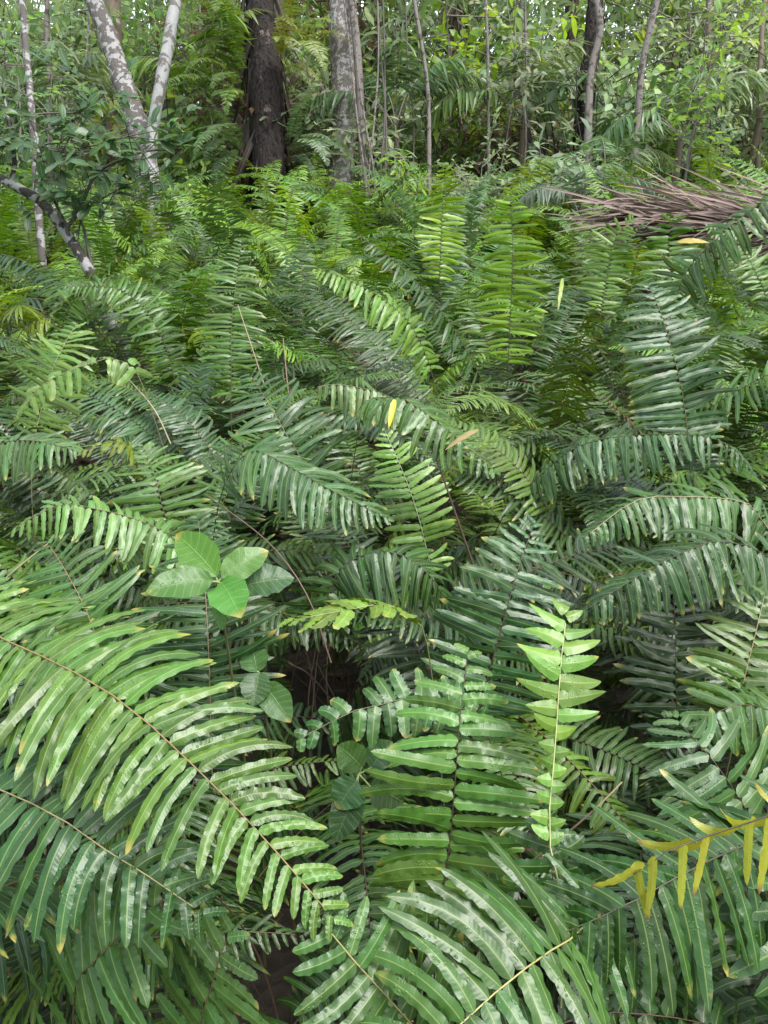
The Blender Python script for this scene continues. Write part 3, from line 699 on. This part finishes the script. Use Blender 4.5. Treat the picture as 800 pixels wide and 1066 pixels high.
Ll = rg.uniform(.45, .85, K) * np.where(u > .7, .6, 1)
bend = rg.normal(0, .20, (K, 3)); bend[:, 2] -= .26
X, F, U = blades(base, nz(d0), nz(rg.normal(0, .5, (K, 3)) + np.array([0, -.5, 1])), Ll, rg.uniform(.011, .026, K), bend, 8, 3, sh_strap, fold=.55, und=.05)
newobj('leaflets', mesh_of('leaflets', X, F, [M_DRY], U), pr, (.175, .122, .105))

# ------------------------------------------------------------------ trees
B_WHITE = bark_material('white_bark', (.19, .185, .18), (.29, .28, .275), (.10, .09, .082), .34, 9, bump=.5)
B_MOTTLE = bark_material('mottled_bark', (.05, .042, .037), (.12, .105, .095), (.25, .24, .235), .36, 15)
B_BROWN = bark_material('brown_bark', (.11, .075, .055), (.21, .16, .125), (.30, .27, .25), .16, 8)
B_DARK = bark_material('dark_shaggy_bark', (.010, .0075, .007), (.042, .030, .026), (.13, .10, .09), .05, 5, .03, groove=1.0, bump=1.0)
B_GREY = bark_material('grey_speckled_bark', (.10, .085, .075), (.21, .18, .16), (.36, .34, .325), .38, 20)
B_PALE = bark_material('pale_smooth_bark', (.10, .082, .072), (.20, .175, .16), (.06, .048, .04), .3, 14, bump=.4)
B_RED = bark_material('reddish_bark', (.038, .023, .018), (.10, .065, .055), (.16, .13, .12), .06, 7, .15, groove=.8)
B_LEAN = bark_material('blotched_bark', (.025, .021, .018), (.055, .047, .042), (.25, .24, .235), .42, 11)

def leafcloud(n, spread, L, W, shape=sh_obov, droop=-.4, S=3, clumps=30, cs=.35):
    c = rg.normal(0, 1, (clumps, 3)) * np.array(spread); ci = rg.integers(0, clumps, n)
    b = c[ci] + rg.normal(0, cs, (n, 3))
    d0 = nz(rg.normal(0, 1, (n, 3)) + np.array([0, 0, -.2])); N = nz(rg.normal(0, .5, (n, 3)) + np.array([0, 0, 1]))
    bend = rg.normal(0, .2, (n, 3)); bend[:, 2] += droop
    return blades(b, d0, N, L * rg.uniform(.6, 1.3, n), W * rg.uniform(.6, 1.3, n), bend, S, 3, shape, .15, .03, 2)
CROWNS = []
for q in range(3):
    X, F, U = leafcloud(800, (.9, .9, .5), .14, .06)
    CROWNS.append(mesh_of('crown', X, F, [M_LEAF], U))
def tree(label, pts, wpx, m, crown=True, group=None, rough=.12, htop=6.2, name='tree', flare=1.25, parts=True):
    P = [at(*p) for p in pts]                     # top first
    dn = P[-1] - P[-2]; dn = dn / max(.05, -dn[2]) if dn[2] < -.02 else np.array([0, 0, -1.0])
    dn[:2] = np.clip(dn[:2], -.5, .5)
    gnd = P[-1] + dn * (P[-1][2] + .05)
    up = P[0] - P[1]; up = up / max(.05, up[2]); up[:2] = np.clip(up[:2], -.25, .25)
    tp = P[0] + up * max(.3, htop - P[0][2]); g = np.array([gnd[0], gnd[1], 0])
    mid_up = P[0] + up * max(.15, (htop - P[0][2]) * .5)
    C, _ = catmull(np.array([tp, mid_up] + P + [gnd]) - g, 110)
    r0 = wpx * pts[len(pts) // 2][2] / FPX / 2
    hz = C[:, 2]
    r = r0 * (1.0 - .10 * (hz - 1.5) / 2) * (1 + (flare - 1) * np.exp(-np.maximum(hz, 0) / .35))
    r = np.maximum(r, r0 * .35)
    sides = 16 if wpx > 9 else 8
    rr = r[:, None] * (1 + rg.normal(0, rough, (110, sides)) * .35 + rough * np.sin(hz * 3.1 + rg.uniform(0, 6))[:, None] * .5 + rough * np.sin(np.linspace(0, 4 * np.pi, sides, endpoint=False) + rg.uniform(0, 6))[None])
    TV, TF = tube(C, rr, sides)
    root = thing(name, g, label, 'tree', group)
    newobj('trunk', mesh_of('trunk', TV, TF, [m]), root)
    if crown:
        top = C[0]
        for a in range(3):
            an = a * 2.1 + rg.uniform(0, 1); e = top + np.array([math.cos(an) * .9, math.sin(an) * .9, .7]); b = C[8 + a * 4]
            TV, TF = tube(catmull(np.array([b, .5 * b + .5 * e + [0, 0, -.1], e]), 10)[0], np.linspace(r0 * .35, r0 * .08, 10), 6)
            newobj('branch', mesh_of('branch', TV, TF, [m]), root)
        o = newobj('crown', CROWNS[int(rg.integers(3))], root, (.045, .095, .02)); o.location = top + np.array([0, 0, .55]); o.rotation_euler = (0, 0, rg.uniform(0, 6))
    return root, C + g, r

tree('leaning trunk mottled with white lichen, left of the smooth white trunk', [(84, -40, 7.4), (110, 30, 7.35), (128, 85, 7.25), (146, 140, 7.15), (160, 215, 7.1)], 19, B_MOTTLE)
tree('smooth white trunk leaning right at the upper left', [(186, -40, 7.2), (178, 30, 7.1), (167, 90, 7), (158, 150, 7), (161, 225, 6.95)], 13.5, B_WHITE, rough=.10)
tree('brown trunk standing behind the lichen-mottled leaning one', [(116, -40, 10.5), (119, 60, 10.4), (122, 190, 10.3)], 19, B_BROWN)
tree('thin dark mottled trunk near the top left corner', [(14, -40, 6.2), (28, 60, 6.1), (33, 115, 6), (38, 190, 6)], 7, B_MOTTLE, crown=False)
tree('thin pale straight trunk between the top left corner and the mottled leaning trunk', [(46, -40, 9.2), (50, 60, 9.1), (54, 180, 9)], 5.5, B_PALE, crown=False)
FT, FC, FR = tree('thick dark shaggy trunk, stoutest of all, with ferns growing on it', [(268, -40, 9.2), (273, 40, 9.1), (277, 100, 9), (281, 200, 8.9)], 37, B_DARK, rough=.14, flare=.95)
K = 140
b_i = rg.integers(35, 100, K); an = rg.uniform(0, 6.28, K); o_ = FC[b_i] - np.array(FT.location)
base = o_ + np.stack([np.cos(an), np.sin(an), np.zeros(K)], 1) * (FR[b_i] * 1.04)[:, None]
d0 = np.stack([np.cos(an) * .16, np.sin(an) * .16, -np.ones(K)], 1) + rg.normal(0, .16, (K, 3))
X, F, U = blades(base, nz(d0), np.stack([np.cos(an), np.sin(an), np.zeros(K)], 1), rg.uniform(.3, .9, K), rg.uniform(.02, .09, K), rg.normal(0, .25, (K, 3)), 6, 3, sh_strap, .3)
newobj('bark_fibre', mesh_of('bark_fibre', X, F, [M_DRY], U), FT, (.055, .040, .034))
tree('straight grey speckled trunk near the top centre, thin pale stems climbing beside it', [(354, -40, 9), (357, 60, 9), (357, 130, 9), (353, 205, 9)], 26, B_GREY)
tree('slim pale pinkish trunk close against the right side of the grey speckled trunk', [(363, -20, 8.8), (371, 40, 8.7), (375, 100, 8.6), (379, 195, 8.6)], 8, B_PALE, crown=False)
HT, HC, HR = tree('dark reddish trunk skirted with hanging brown dead fronds', [(478, -40, 12), (473, 40, 12), (468, 110, 12), (466, 170, 12)], 15, B_RED)
K = 170
b_i = rg.integers(45, 85, K); an = rg.uniform(0, 6.28, K); o_ = HC[b_i] - np.array(HT.location)
base = o_ + np.stack([np.cos(an), np.sin(an), np.zeros(K)], 1) * .13
d0 = np.stack([np.cos(an) * .55, np.sin(an) * .55, -np.ones(K)], 1) + rg.normal(0, .2, (K, 3))
X, F, U = blades(base, nz(d0), np.stack([np.cos(an), np.sin(an), np.zeros(K)], 1), rg.uniform(.4, .9, K), rg.uniform(.02, .05, K), np.tile([0, 0, -.4], (K, 1)), 6, 3, sh_strap, .4)
newobj('dead_fronds', mesh_of('dead_fronds', X, F, [M_DRY], U), HT, (.13, .085, .065))
tree('dark trunk right of centre with a pale slim trunk crossing it', [(624, -40, 9.4), (617, 40, 9.4), (609, 110, 9.4), (604, 180, 9.4)], 17, B_DARK)
tree('pale slim trunk crossing in front of the dark trunk right of centre', [(616, -30, 8.8), (625, 28, 8.8), (615, 80, 8.8), (611, 180, 8.7)], 7.5, B_PALE, crown=False)
tree('slender pale trunk forked near its top, right of the dark trunk pair', [(690, -20, 8.3), (677, 30, 8.3), (668, 75, 8.3), (661, 165, 8.3)], 8, B_PALE, crown=False)
tree('thin grey trunk right of the reddish skirted trunk', [(544, -30, 10), (547, 60, 10), (552, 180, 10)], 6.5, B_PALE, crown=False)
tree('dim red-brown trunk left of the dark trunk pair', [(598, -30, 13), (593, 60, 13), (586, 150, 13)], 14, B_RED)
tree('dark stout trunk half hidden by leaves near the top right corner', [(756, -30, 13), (750, 50, 13), (744, 150, 13)], 18, B_DARK)
tree('narrow brown trunk next to the stout one near the top right corner', [(740, -30, 11), (738, 60, 11), (737, 160, 11)], 7, B_BROWN, crown=False)
tree('thin pale curved trunk left of the reddish skirted trunk', [(428, -20, 8.4), (438, 40, 8.4), (446, 100, 8.4), (447, 190, 8.4)], 5, B_PALE, crown=False)
tree('very thin straight stem right beside the reddish skirted trunk', [(505, -30, 9), (508, 60, 9), (509, 190, 9)], 3.6, B_PALE, crown=False)
tree('narrow dark trunk behind the grey speckled trunk', [(392, -30, 14), (388, 50, 14), (385, 160, 14)], 15, B_RED)
tree('slim stem at the right edge below the stout trunk', [(800, -30, 10), (792, 60, 10), (789, 180, 10)], 6, B_BROWN, crown=False)

# leaning blotched tree with dark leaves at the left
lp = [(-70, 150, 4.25), (-15, 178, 4.25), (12, 192, 4.2), (45, 212, 4.15), (75, 252, 4.1), (97, 290, 4.05)]
P = np.array([at(*p) for p in lp]); g = np.array([P[-1][0] + .10, P[-1][1] + .25, 0])
LT = thing('leaning_tree', g, 'small leaning tree with black and white blotched trunk and dark leaves at the left', 'tree')
C, _ = catmull(np.vstack([P, [P[-1] + np.array([.08, 0, -.35])], [g]]) - g, 70)
rr = np.linspace(.022, .034, 70)[:, None] * (1 + rg.normal(0, .06, (70, 12)))
TV, TF = tube(C, rr, 12); newobj('trunk', mesh_of('trunk', TV, TF, [B_LEAN]), LT)
BR = [([(88, 268, 4.1), (70, 240, 4.08), (82, 222, 4.05), (100, 182, 4.0), (130, 165, 3.98), (155, 157, 3.97), (188, 156, 3.96)], .012),
      ([(72, 240, 4.08), (54, 200, 4.05), (58, 172, 4.02), (75, 140, 4.0)], .009),
      ([(45, 212, 4.15), (38, 195, 4.2), (40, 150, 4.2), (30, 120, 4.2)], .014),
      ([(12, 192, 4.2), (15, 165, 4.2), (8, 120, 4.25), (2, 90, 4.25)], .016),
      ([(97, 282, 4.05), (88, 240, 4.1), (84, 222, 4.12), (110, 205, 4.1), (135, 190, 4.1)], .009),
      ([(100, 182, 4.0), (90, 165, 3.95), (110, 148, 3.95), (140, 140, 3.95)], .006),
      ([(40, 150, 4.2), (70, 150, 4.15), (100, 160, 4.1)], .006),
      ([(8, 150, 4.2), (-20, 140, 4.2), (-50, 150, 4.2)], .008),
      ([(28, 120, 4.2), (50, 118, 4.3), (85, 116, 4.35), (118, 103, 4.4)], .007)]
lb, ld = [], []
for q, (bp_, r) in enumerate(BR):
    B = np.array([at(*p) for p in bp_]) - g
    Bc, ln = catmull(B, 40)
    TV, TF = tube(Bc, np.linspace(r, r * .35, 40), 6); newobj('branch', mesh_of('branch', TV, TF, [B_LEAN if q in (2, 3) else M_TWIGD]), LT)
    if q in (2,): continue
    for tw in range(int(9 + ln * 17)):
        b = Bc[rg.integers(10, 40)]; dv = nz(rg.normal(0, 1, 3) + np.array([0, -.2, .25]))
        e = b + dv * rg.uniform(.06, .34)
        TV, TF = tube(np.linspace(b, e, 4), np.linspace(.003, .0015, 4), 4)
        lb.append((TV, TF, None, 1))
        n = rg.integers(4, 8)
        for _ in range(n): ld.append((e - dv * rg.uniform(0, .06), nz(dv * .7 + rg.normal(0, .8, 3) * np.array([1, 1, .5]))))
ld = [x for x in ld if proj((x[0] + g)[None])[1][0] < 222]
b = np.array([x[0] for x in ld]); d = np.array([x[1] for x in ld]); n = len(b)
bl = blades(b, d, nz(rg.normal(0, .35, (n, 3)) + np.array([0, -.2, 1])), rg.uniform(.06, .125, n), rg.uniform(.026, .05, n), np.tile([0, 0, -.35], (n, 1)) + rg.normal(0, .15, (n, 3)), 5, 3, sh_obov, .2, .03, 2)
JV, JF, JU, JM = join([(*bl, 0)] + lb)
newobj('crown', mesh_of('crown', JV, JF, [M_LEAF, M_TWIGD], JU, JM), LT, (.06, .115, .048))

# ------------------------------------------------------------------ understorey shrubs, saplings and small palms
def shrub_tpl(H, Rr, nst, ntw, nl, L, W, shape, droop, single=False, S=3):
    st, b, d = [], [], []
    for s_ in range(nst):
        a = rg.uniform(0, 6.28); k_ = rg.uniform(.2, 1) if not single else .25
        e = np.array([math.cos(a) * Rr * k_, math.sin(a) * Rr * k_, H * rg.uniform(.7, 1.05)])
        m_ = e * .5 + rg.normal(0, .08, 3) * H * .5; m_[2] = e[2] * .5
        C, ln = catmull(np.array([[math.cos(a) * .03, math.sin(a) * .03, 0], m_, e]), 16)
        st.append((*tube(C, np.linspace(.006 + .005 * H, .003, 16), 5), None, 0))
        for t_ in range(ntw):
            q = C[rg.integers(1 if not single else 7, 16)]; dv = nz(rg.normal(0, 1, 3) * np.array([1, 1, .6]) + np.array([0, 0, .25]))
            tl = rg.uniform(.15, .45) * (1 + .2 * H)
            e2 = q + dv * tl + np.array([0, 0, -.05])
            st.append((*tube(np.linspace(q, e2, 4), np.linspace(.004, .002, 4), 4), None, 0))
            for f in np.linspace(.3, 1, nl):
                b.append(q + (e2 - q) * f); sd = rg.normal(0, 1, 3); d.append(nz(dv * .6 + sd * np.array([1, 1, .45])))
    b = np.array(b); d = np.array(d); n = len(b)
    X, F, U = blades(b, d, nz(rg.normal(0, .4, (n, 3)) + np.array([0, 0, 1])), L * rg.uniform(.6, 1.25, n), W * rg.uniform(.6, 1.25, n), np.tile([0, 0, droop], (n, 1)) + rg.normal(0, .2, (n, 3)), S, 3, shape, .2, .04, 2)
    SV, SF, _, _ = join(st)
    return SV, SF, mesh_of('foliage', X, F, [M_LEAF], U)
def mk(*a, **k_):
    SV, SF, fo = shrub_tpl(*a, **k_)
    return (mesh_of('stem', SV, SF, [M_TWIG]), mesh_of('stem', SV, SF, [M_TWIGD]), fo)
TPL = {'oval-leaved': [mk(1.0, .55, 8, 15, 8, .105, .045, sh_obov, -.3) for _ in range(3)],
       'fine-leaved': [mk(1.0, .6, 9, 22, 12, .065, .026, sh_lance, -.2) for _ in range(2)],
       'lance-leaved': [mk(1.0, .5, 8, 14, 8, .16, .03, sh_lance, -.7) for _ in range(2)],
       'big-leaved': [mk(1.0, .5, 6, 9, 5, .17, .07, sh_ovate, -.45) for _ in range(2)]}
SAP = [mk(3.0, .3, 1, 28, 7, .115, .05, sh_obov, -.4, single=True) for _ in range(3)]
SCOL = {'bright green': (.17, .285, .055), 'grey-green': (.20, .265, .145), 'dark green': (.075, .15, .055), 'mid green': (.14, .235, .07), 'yellow-green': (.21, .30, .05), 'withered brown': (.13, .085, .055)}
COLNAMES = list(SCOL)
LAND = [(20, 'by the thin mottled trunk at the far left'), (90, 'left of the lichen-mottled leaning trunk'), (175, 'by the smooth white trunk'), (235, 'left of the thick shaggy trunk'), (310, 'between the shaggy and the grey speckled trunk'),
        (400, 'right of the grey speckled trunk'), (470, 'by the reddish skirted trunk'), (545, 'between the skirted trunk and the dark trunk pair'), (630, 'by the dark trunk pair'), (690, 'by the slender forked trunk'), (745, 'by the stout trunk at the upper right'), (810, 'at the right edge under the trees')]
ROWN = {0: 'low', 1: 'waist-high', 2: 'tall', 3: 'tallest far'}
used_labels = {}
def shrub(px, d, H, kind, cn, row, wide=1.0):
    gp = at(px, 200, d); g = np.array([gp[0], gp[1], 0])
    t = TPL[kind][int(rg.integers(len(TPL[kind])))]
    lm = min(LAND, key=lambda q: abs(q[0] - px))[1]
    lab = '%s %s %s shrub %s' % (ROWN[row], cn, kind, lm)
    grp = '%s shrubs %s' % (ROWN[row] + ' ' + cn + ' ' + kind, lm)
    root = thing('shrub', g, lab, 'shrub', grp)
    sx = H * rg.uniform(.85, 1.1) * wide if H < 1.6 else (.9 + .35 * H) * wide
    rz = rg.uniform(0, 6.28)
    # leaves keep their true size: scale is folded into width and height of the plant
    o = newobj('stem', t[int(rg.random() < .5)], root); f = newobj('foliage', t[2], root, jitc(SCOL[cn], .1))
    for q in (o, f): q.rotation_euler = (0, 0, rz); q.scale = (sx, sx, H)
    return root
kinds = list(TPL)
for row, d0_, dd, h0, h1, step in ((0, 7.9, .7, .9, 1.35, 78), (1, 10.0, .8, 1.7, 2.3, 66), (2, 12.4, 1.0, 2.4, 3.3, 62), (3, 15.0, 1.2, 3.0, 4.2, 66)):
    px = -90 + rg.uniform(0, 40)
    while px < 900:
        if row == 0 and any(abs(px - q) < w_ for q, w_ in ((160, 38), (278, 40), (362, 48), (615, 24))): px += 18; continue
        kind = kinds[int(rg.choice(4, p=[.36, .26, .22, .16]))]
        cn = COLNAMES[int(rg.choice(6, p=[.24, .36, .08, .18, .09, .05]))]
        if cn == 'withered brown': kind = 'lance-leaved'
        shrub(px + rg.uniform(-12, 12), d0_ + rg.uniform(-dd, dd), rg.uniform(h0, h1), kind, cn, row)
        px += step * rg.uniform(.8, 1.2)
for q, px in enumerate([-20, 70, 100, 210, 228, 322, 415, 490, 525, 570, 700, 725, 775, 830]):
    d = rg.uniform(7.4, 11) if min(abs(px - q_) for q_ in (160, 278, 362, 615)) > 62 else rg.uniform(9.8, 11.5); gp = at(px, 200, d); g = np.array([gp[0], gp[1], 0])
    t = SAP[int(rg.integers(3))]; cn = ['bright green', 'grey-green', 'mid green', 'grey-green'][int(rg.integers(4))]
    lm = min(LAND, key=lambda q_: abs(q_[0] - px))[1]
    root = thing('sapling', g, 'thin %s sapling with oval leaves %s' % (cn, lm), 'sapling', '%s saplings %s' % (cn, lm))
    rz = rg.uniform(0, 6.28); sc = rg.uniform(.8, 1.15)
    for o in (newobj('stem', t[0], root), newobj('foliage', t[2], root, jitc(SCOL[cn], .1))): o.rotation_euler = (0, 0, rz); o.scale = (1, 1, sc)

# small palms: feather leaves from one point
PVAR = []
for L, a, b, bw in ((1.0, 75, -35, 1.2), (1.1, 60, -50, 1.1), (.9, 82, 10, 1.4)):
    P, fr = arc_frond(L, a, b, bw, .2)
    (X, F, U), (TV, TF) = frond(P, frame=fr, S=7, V=3, pl=.30, pw=.028, sp=.030, s0=.38, droop=1.1, alpha=(62, 45), roll=10, und=.03, fold=.3, shape=sh_lance, rad=.005, miss=.02, prof=lambda u: .75 + .25 * np.sin(u * 3.1) - .35 * np.maximum(0, u - .7), wprof=.3)
    JV, JF, JU, JM = join([(X, F, U, 0), (TV, TF, None, 1)])
    PVAR.append(mesh_of('frond', JV, JF, [M_FERNF, M_TWIG], JU, JM))
def palm(label, px, d, z, n, sc, color, azs=None):
    gp = at(px, 200, d); g = np.array([gp[0], gp[1], 0])
    root = thing('palm', g, label, 'palm')
    if z > .05:
        TV, TF = tube(np.array([[0, 0, -.05], [.02, 0, z * .5], [0, 0, z]]), np.array([.05, .045, .035]), 8); newobj('stem', mesh_of('stem', TV, TF, [B_BROWN]), root)
    for f in range(n):
        az = azs[f] if azs else f * 2.4 + rg.uniform(-.4, .4)
        o = newobj('frond', PVAR[f % 3], root, jitc(color, .1)); Mx = rotm(az, rg.uniform(-.1, .2), sc * rg.uniform(.85, 1.1)); place(o, Mx); o.location = (0, 0, z)
palm('small palm with grey wet drooping fronds left of the fallen palm leaf', 606, 6.6, .9, 6, .68, (.09, .14, .08), [2.9, 3.6, .3, -.4, 1.2, 4.6])
palm('palm with an arched shining frond below the dark trunk pair', 628, 7.6, 1.05, 5, .85, (.10, .16, .07), [.2, 2.8, -.8, 1.5, 3.9])
palm('small palm with hanging blue-green leaflets under the leaning blotched tree', 45, 4.7, .55, 5, .62, (.04, .08, .042), [-.9, .1, 3.4, 2.2, 4.2])
palm('yellow-green palm at the left edge below the leaning blotched tree', -25, 3.6, .62, 5, .55, (.14, .19, .015), [-.3, .3, -.9, 2.5, 3.9])
palm('palm with dark drooping fronds left of the reddish skirted trunk', 412, 9.6, 1.5, 7, 1.35, (.05, .095, .035))
palm('palm with yellowing fronds between the shaggy and the grey speckled trunk', 318, 12.2, 2.0, 7, 1.35, (.14, .185, .035))
palm('palm with long grey-green fronds by the stout trunk at the upper right', 775, 10.2, 1.7, 7, 1.4, (.07, .12, .045))
palm('palm with hanging dry-tipped fronds in the gap left of the mottled leaning trunk', 72, 8.6, 1.5, 7, 1.3, (.08, .115, .05))
palm('palm with wide feathery fronds right of the reddish skirted trunk', 540, 9.8, 1.5, 7, 1.35, (.09, .15, .045))
palm('palm with feathery fronds right of the slender forked trunk', 700, 9.0, 1.4, 7, 1.25, (.10, .15, .06))
palm('bright palm with spreading fronds between the white trunk and the shaggy trunk', 232, 10, 1.8, 7, 1.4, (.11, .18, .03))

# ferns growing on the shaggy trunk
for q, (lab, z, az0, n, sc, c) in enumerate([
        ('bright fern hanging from the left side of the shaggy trunk, highest one', 2.35, 3.0, 9, .72, (.10, .17, .02)),
        ('bright green fern on the left side of the shaggy trunk, middle one', 1.75, 2.9, 9, .72, (.08, .145, .02)),
        ('grey-green fern at the foot of the shaggy trunk, left side', 1.15, 3.2, 9, .68, (.065, .115, .035)),
        ('pale fern clump on the right foot of the shaggy trunk', 1.15, .1, 9, .66, (.075, .13, .05)),
        ('yellowish fern on the right side of the shaggy trunk', 2.1, .2, 8, .7, (.13, .17, .02))]):
    i = int(np.argmin(np.abs(FC[:, 2] - z))); s = -1 if abs(az0) > 1.6 else 1
    g = FC[i] + np.array([s * FR[i] * 1.0, -FR[i] * .35, 0])
    root = thing('fern', g, lab, 'fern', 'ferns growing on the shaggy trunk')
    for f in range(n + 5):
        o = newobj('frond', VAR[[1, 3, 6, 7, 9, 11][f % 6]][2], root, jitc(c)); place(o, rotm(az0 + (1.0 if s < 0 else -1.0) * rg.uniform(-.7, 1.7), rg.uniform(-.1, .7), sc * 1.3 * rg.uniform(.7, 1.1)))
# thin pale lianas and aerial roots
for q in range(11):
    px = [384, 390, 396, 380, 401, 20, 70, 85, 225, 430, 520, 560, 690, 720, 765, 5][q]
    d = (8.3 if q < 5 else rg.uniform(7.5, 11)); dx = rg.uniform(-25, 25)
    P = np.array([at(px, 190, d), at(px + dx * .3 + rg.uniform(-6, 6), 130, d), at(px + dx * .6 + rg.uniform(-8, 8), 60, d + .1), at(px + dx, -40, d + .2), at(px + dx * 1.1, -160, d + .3)])
    gz = P[0].copy(); gz[2] = 0; P = np.vstack([[gz], P]) - gz
    TV, TF = tube(catmull(P, 40)[0], np.linspace(.012, .008, 40) * (1 + rg.normal(0, .08, 40)), 6)
    o = newobj('liana', mesh_of('liana', TV, TF, [B_PALE if rg.random() < .7 else M_TWIGD])); o.location = gz
    lm = 'climbing beside the grey speckled trunk' if q < 5 else min(LAND, key=lambda q_: abs(q_[0] - px))[1]
    tag(o, 'thin winding liana stem ' + lm, 'liana', 'lianas ' + lm)

# far-off forest that reads as one mass of leaves
parts = []
for dist, n, cl in ((14.2, 14000, 260), (17.5, 32000, 420), (20, 44000, 460), (24, 56000, 460)):
    c = np.stack([rg.uniform(-.75 * dist, .75 * dist, cl), dist + rg.uniform(-1.2, 1.2, cl), rg.uniform(0 if dist > 15 else 1.8, 8.0, cl)], 1)
    ci = rg.integers(0, cl, n); b = c[ci] + rg.normal(0, .38, (n, 3)); b[:, 2] = np.abs(b[:, 2])
    d0 = nz(rg.normal(0, 1, (n, 3))); N = nz(rg.normal(0, .5, (n, 3)) + np.array([0, -.3, .8]))
    rnd = np.clip(rg.random(cl)[ci] * .8 + rg.random(n) * .2, 0, 1)
    parts.append((*blades(b, d0, N, rg.uniform(.13, .28, n), rg.uniform(.055, .11, n), np.tile([0, 0, -.5], (n, 1)), 2, 3, sh_ovate, .2, 0, 1, rand=rnd), 0))
n = 21000; cl = 460                      # same forest carried on unseen round sides and behind, added to cut low light
an = rg.uniform(R(42), R(318), cl); rr_ = rg.uniform(7.5, 11.0, cl)
c = np.stack([np.sin(an) * rr_, np.cos(an) * rr_, rg.uniform(0, 12, cl)], 1)
ci = rg.integers(0, cl, n); b = c[ci] + rg.normal(0, .6, (n, 3)); b[:, 2] = np.abs(b[:, 2])
parts.append((*blades(b, nz(rg.normal(0, 1, (n, 3))), nz(rg.normal(0, .6, (n, 3)) + np.array([0, 0, .7])), rg.uniform(.25, .5, n), rg.uniform(.12, .22, n), np.tile([0, 0, -.5], (n, 1)), 2, 3, sh_ovate, .2, 0, 1), 0))
JV, JF, JU, JM = join(parts)
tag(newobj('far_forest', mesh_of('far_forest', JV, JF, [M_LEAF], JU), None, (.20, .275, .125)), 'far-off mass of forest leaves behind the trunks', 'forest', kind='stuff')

# ------------------------------------------------------------------ light
w = bpy.data.worlds.new('World'); SC.world = w; w.use_nodes = True; nt = w.node_tree; nt.nodes.clear(); k = NT(nt)
SUN_EL, SUN_AZ = R(64), R(112)      # azimuth from +Y, clockwise
sky = k.n('ShaderNodeTexSky', sky_type='NISHITA', sun_disc=False, sun_elevation=SUN_EL, sun_rotation=SUN_AZ, air_density=1.0, dust_density=1.5, ozone_density=1.0)
hs = k.n('ShaderNodeHueSaturation', {'Saturation': .22, 'Color': sky.outputs[0]})
cl = k.mix(.6, hs.outputs[0], (5.1, 6.0, 7.2, 1))   # thin even cloud over the sky
bg = k.n('ShaderNodeBackground', {0: cl, 1: .08}); k.n('ShaderNodeOutputWorld', {0: bg.outputs[0]})
sl = bpy.data.lights.new('sun', 'SUN'); sl.energy = 1.4; sl.angle = R(32); sl.color = (1, .97, .92)
so = bpy.data.objects.new('sun', sl); COL.objects.link(so)
sd = np.array([math.sin(SUN_AZ) * math.cos(SUN_EL), math.cos(SUN_AZ) * math.cos(SUN_EL), math.sin(SUN_EL)])
so.rotation_euler = mathutils.Vector(sd).to_track_quat('Z', 'Y').to_euler()
vs = SC.view_settings; vs.view_transform = 'Standard'; vs.look = 'None'; vs.gamma = 1; vs.exposure = 2.35; vs.use_curve_mapping = False
cy = SC.cycles; SC.render.engine = 'CYCLES'
cy.use_denoising = True; cy.max_bounces = 5; cy.diffuse_bounces = 2; cy.glossy_bounces = 2; cy.transmission_bounces = 2; cy.sample_clamp_indirect = 6.0
cy.caustics_reflective = False; cy.caustics_refractive = False
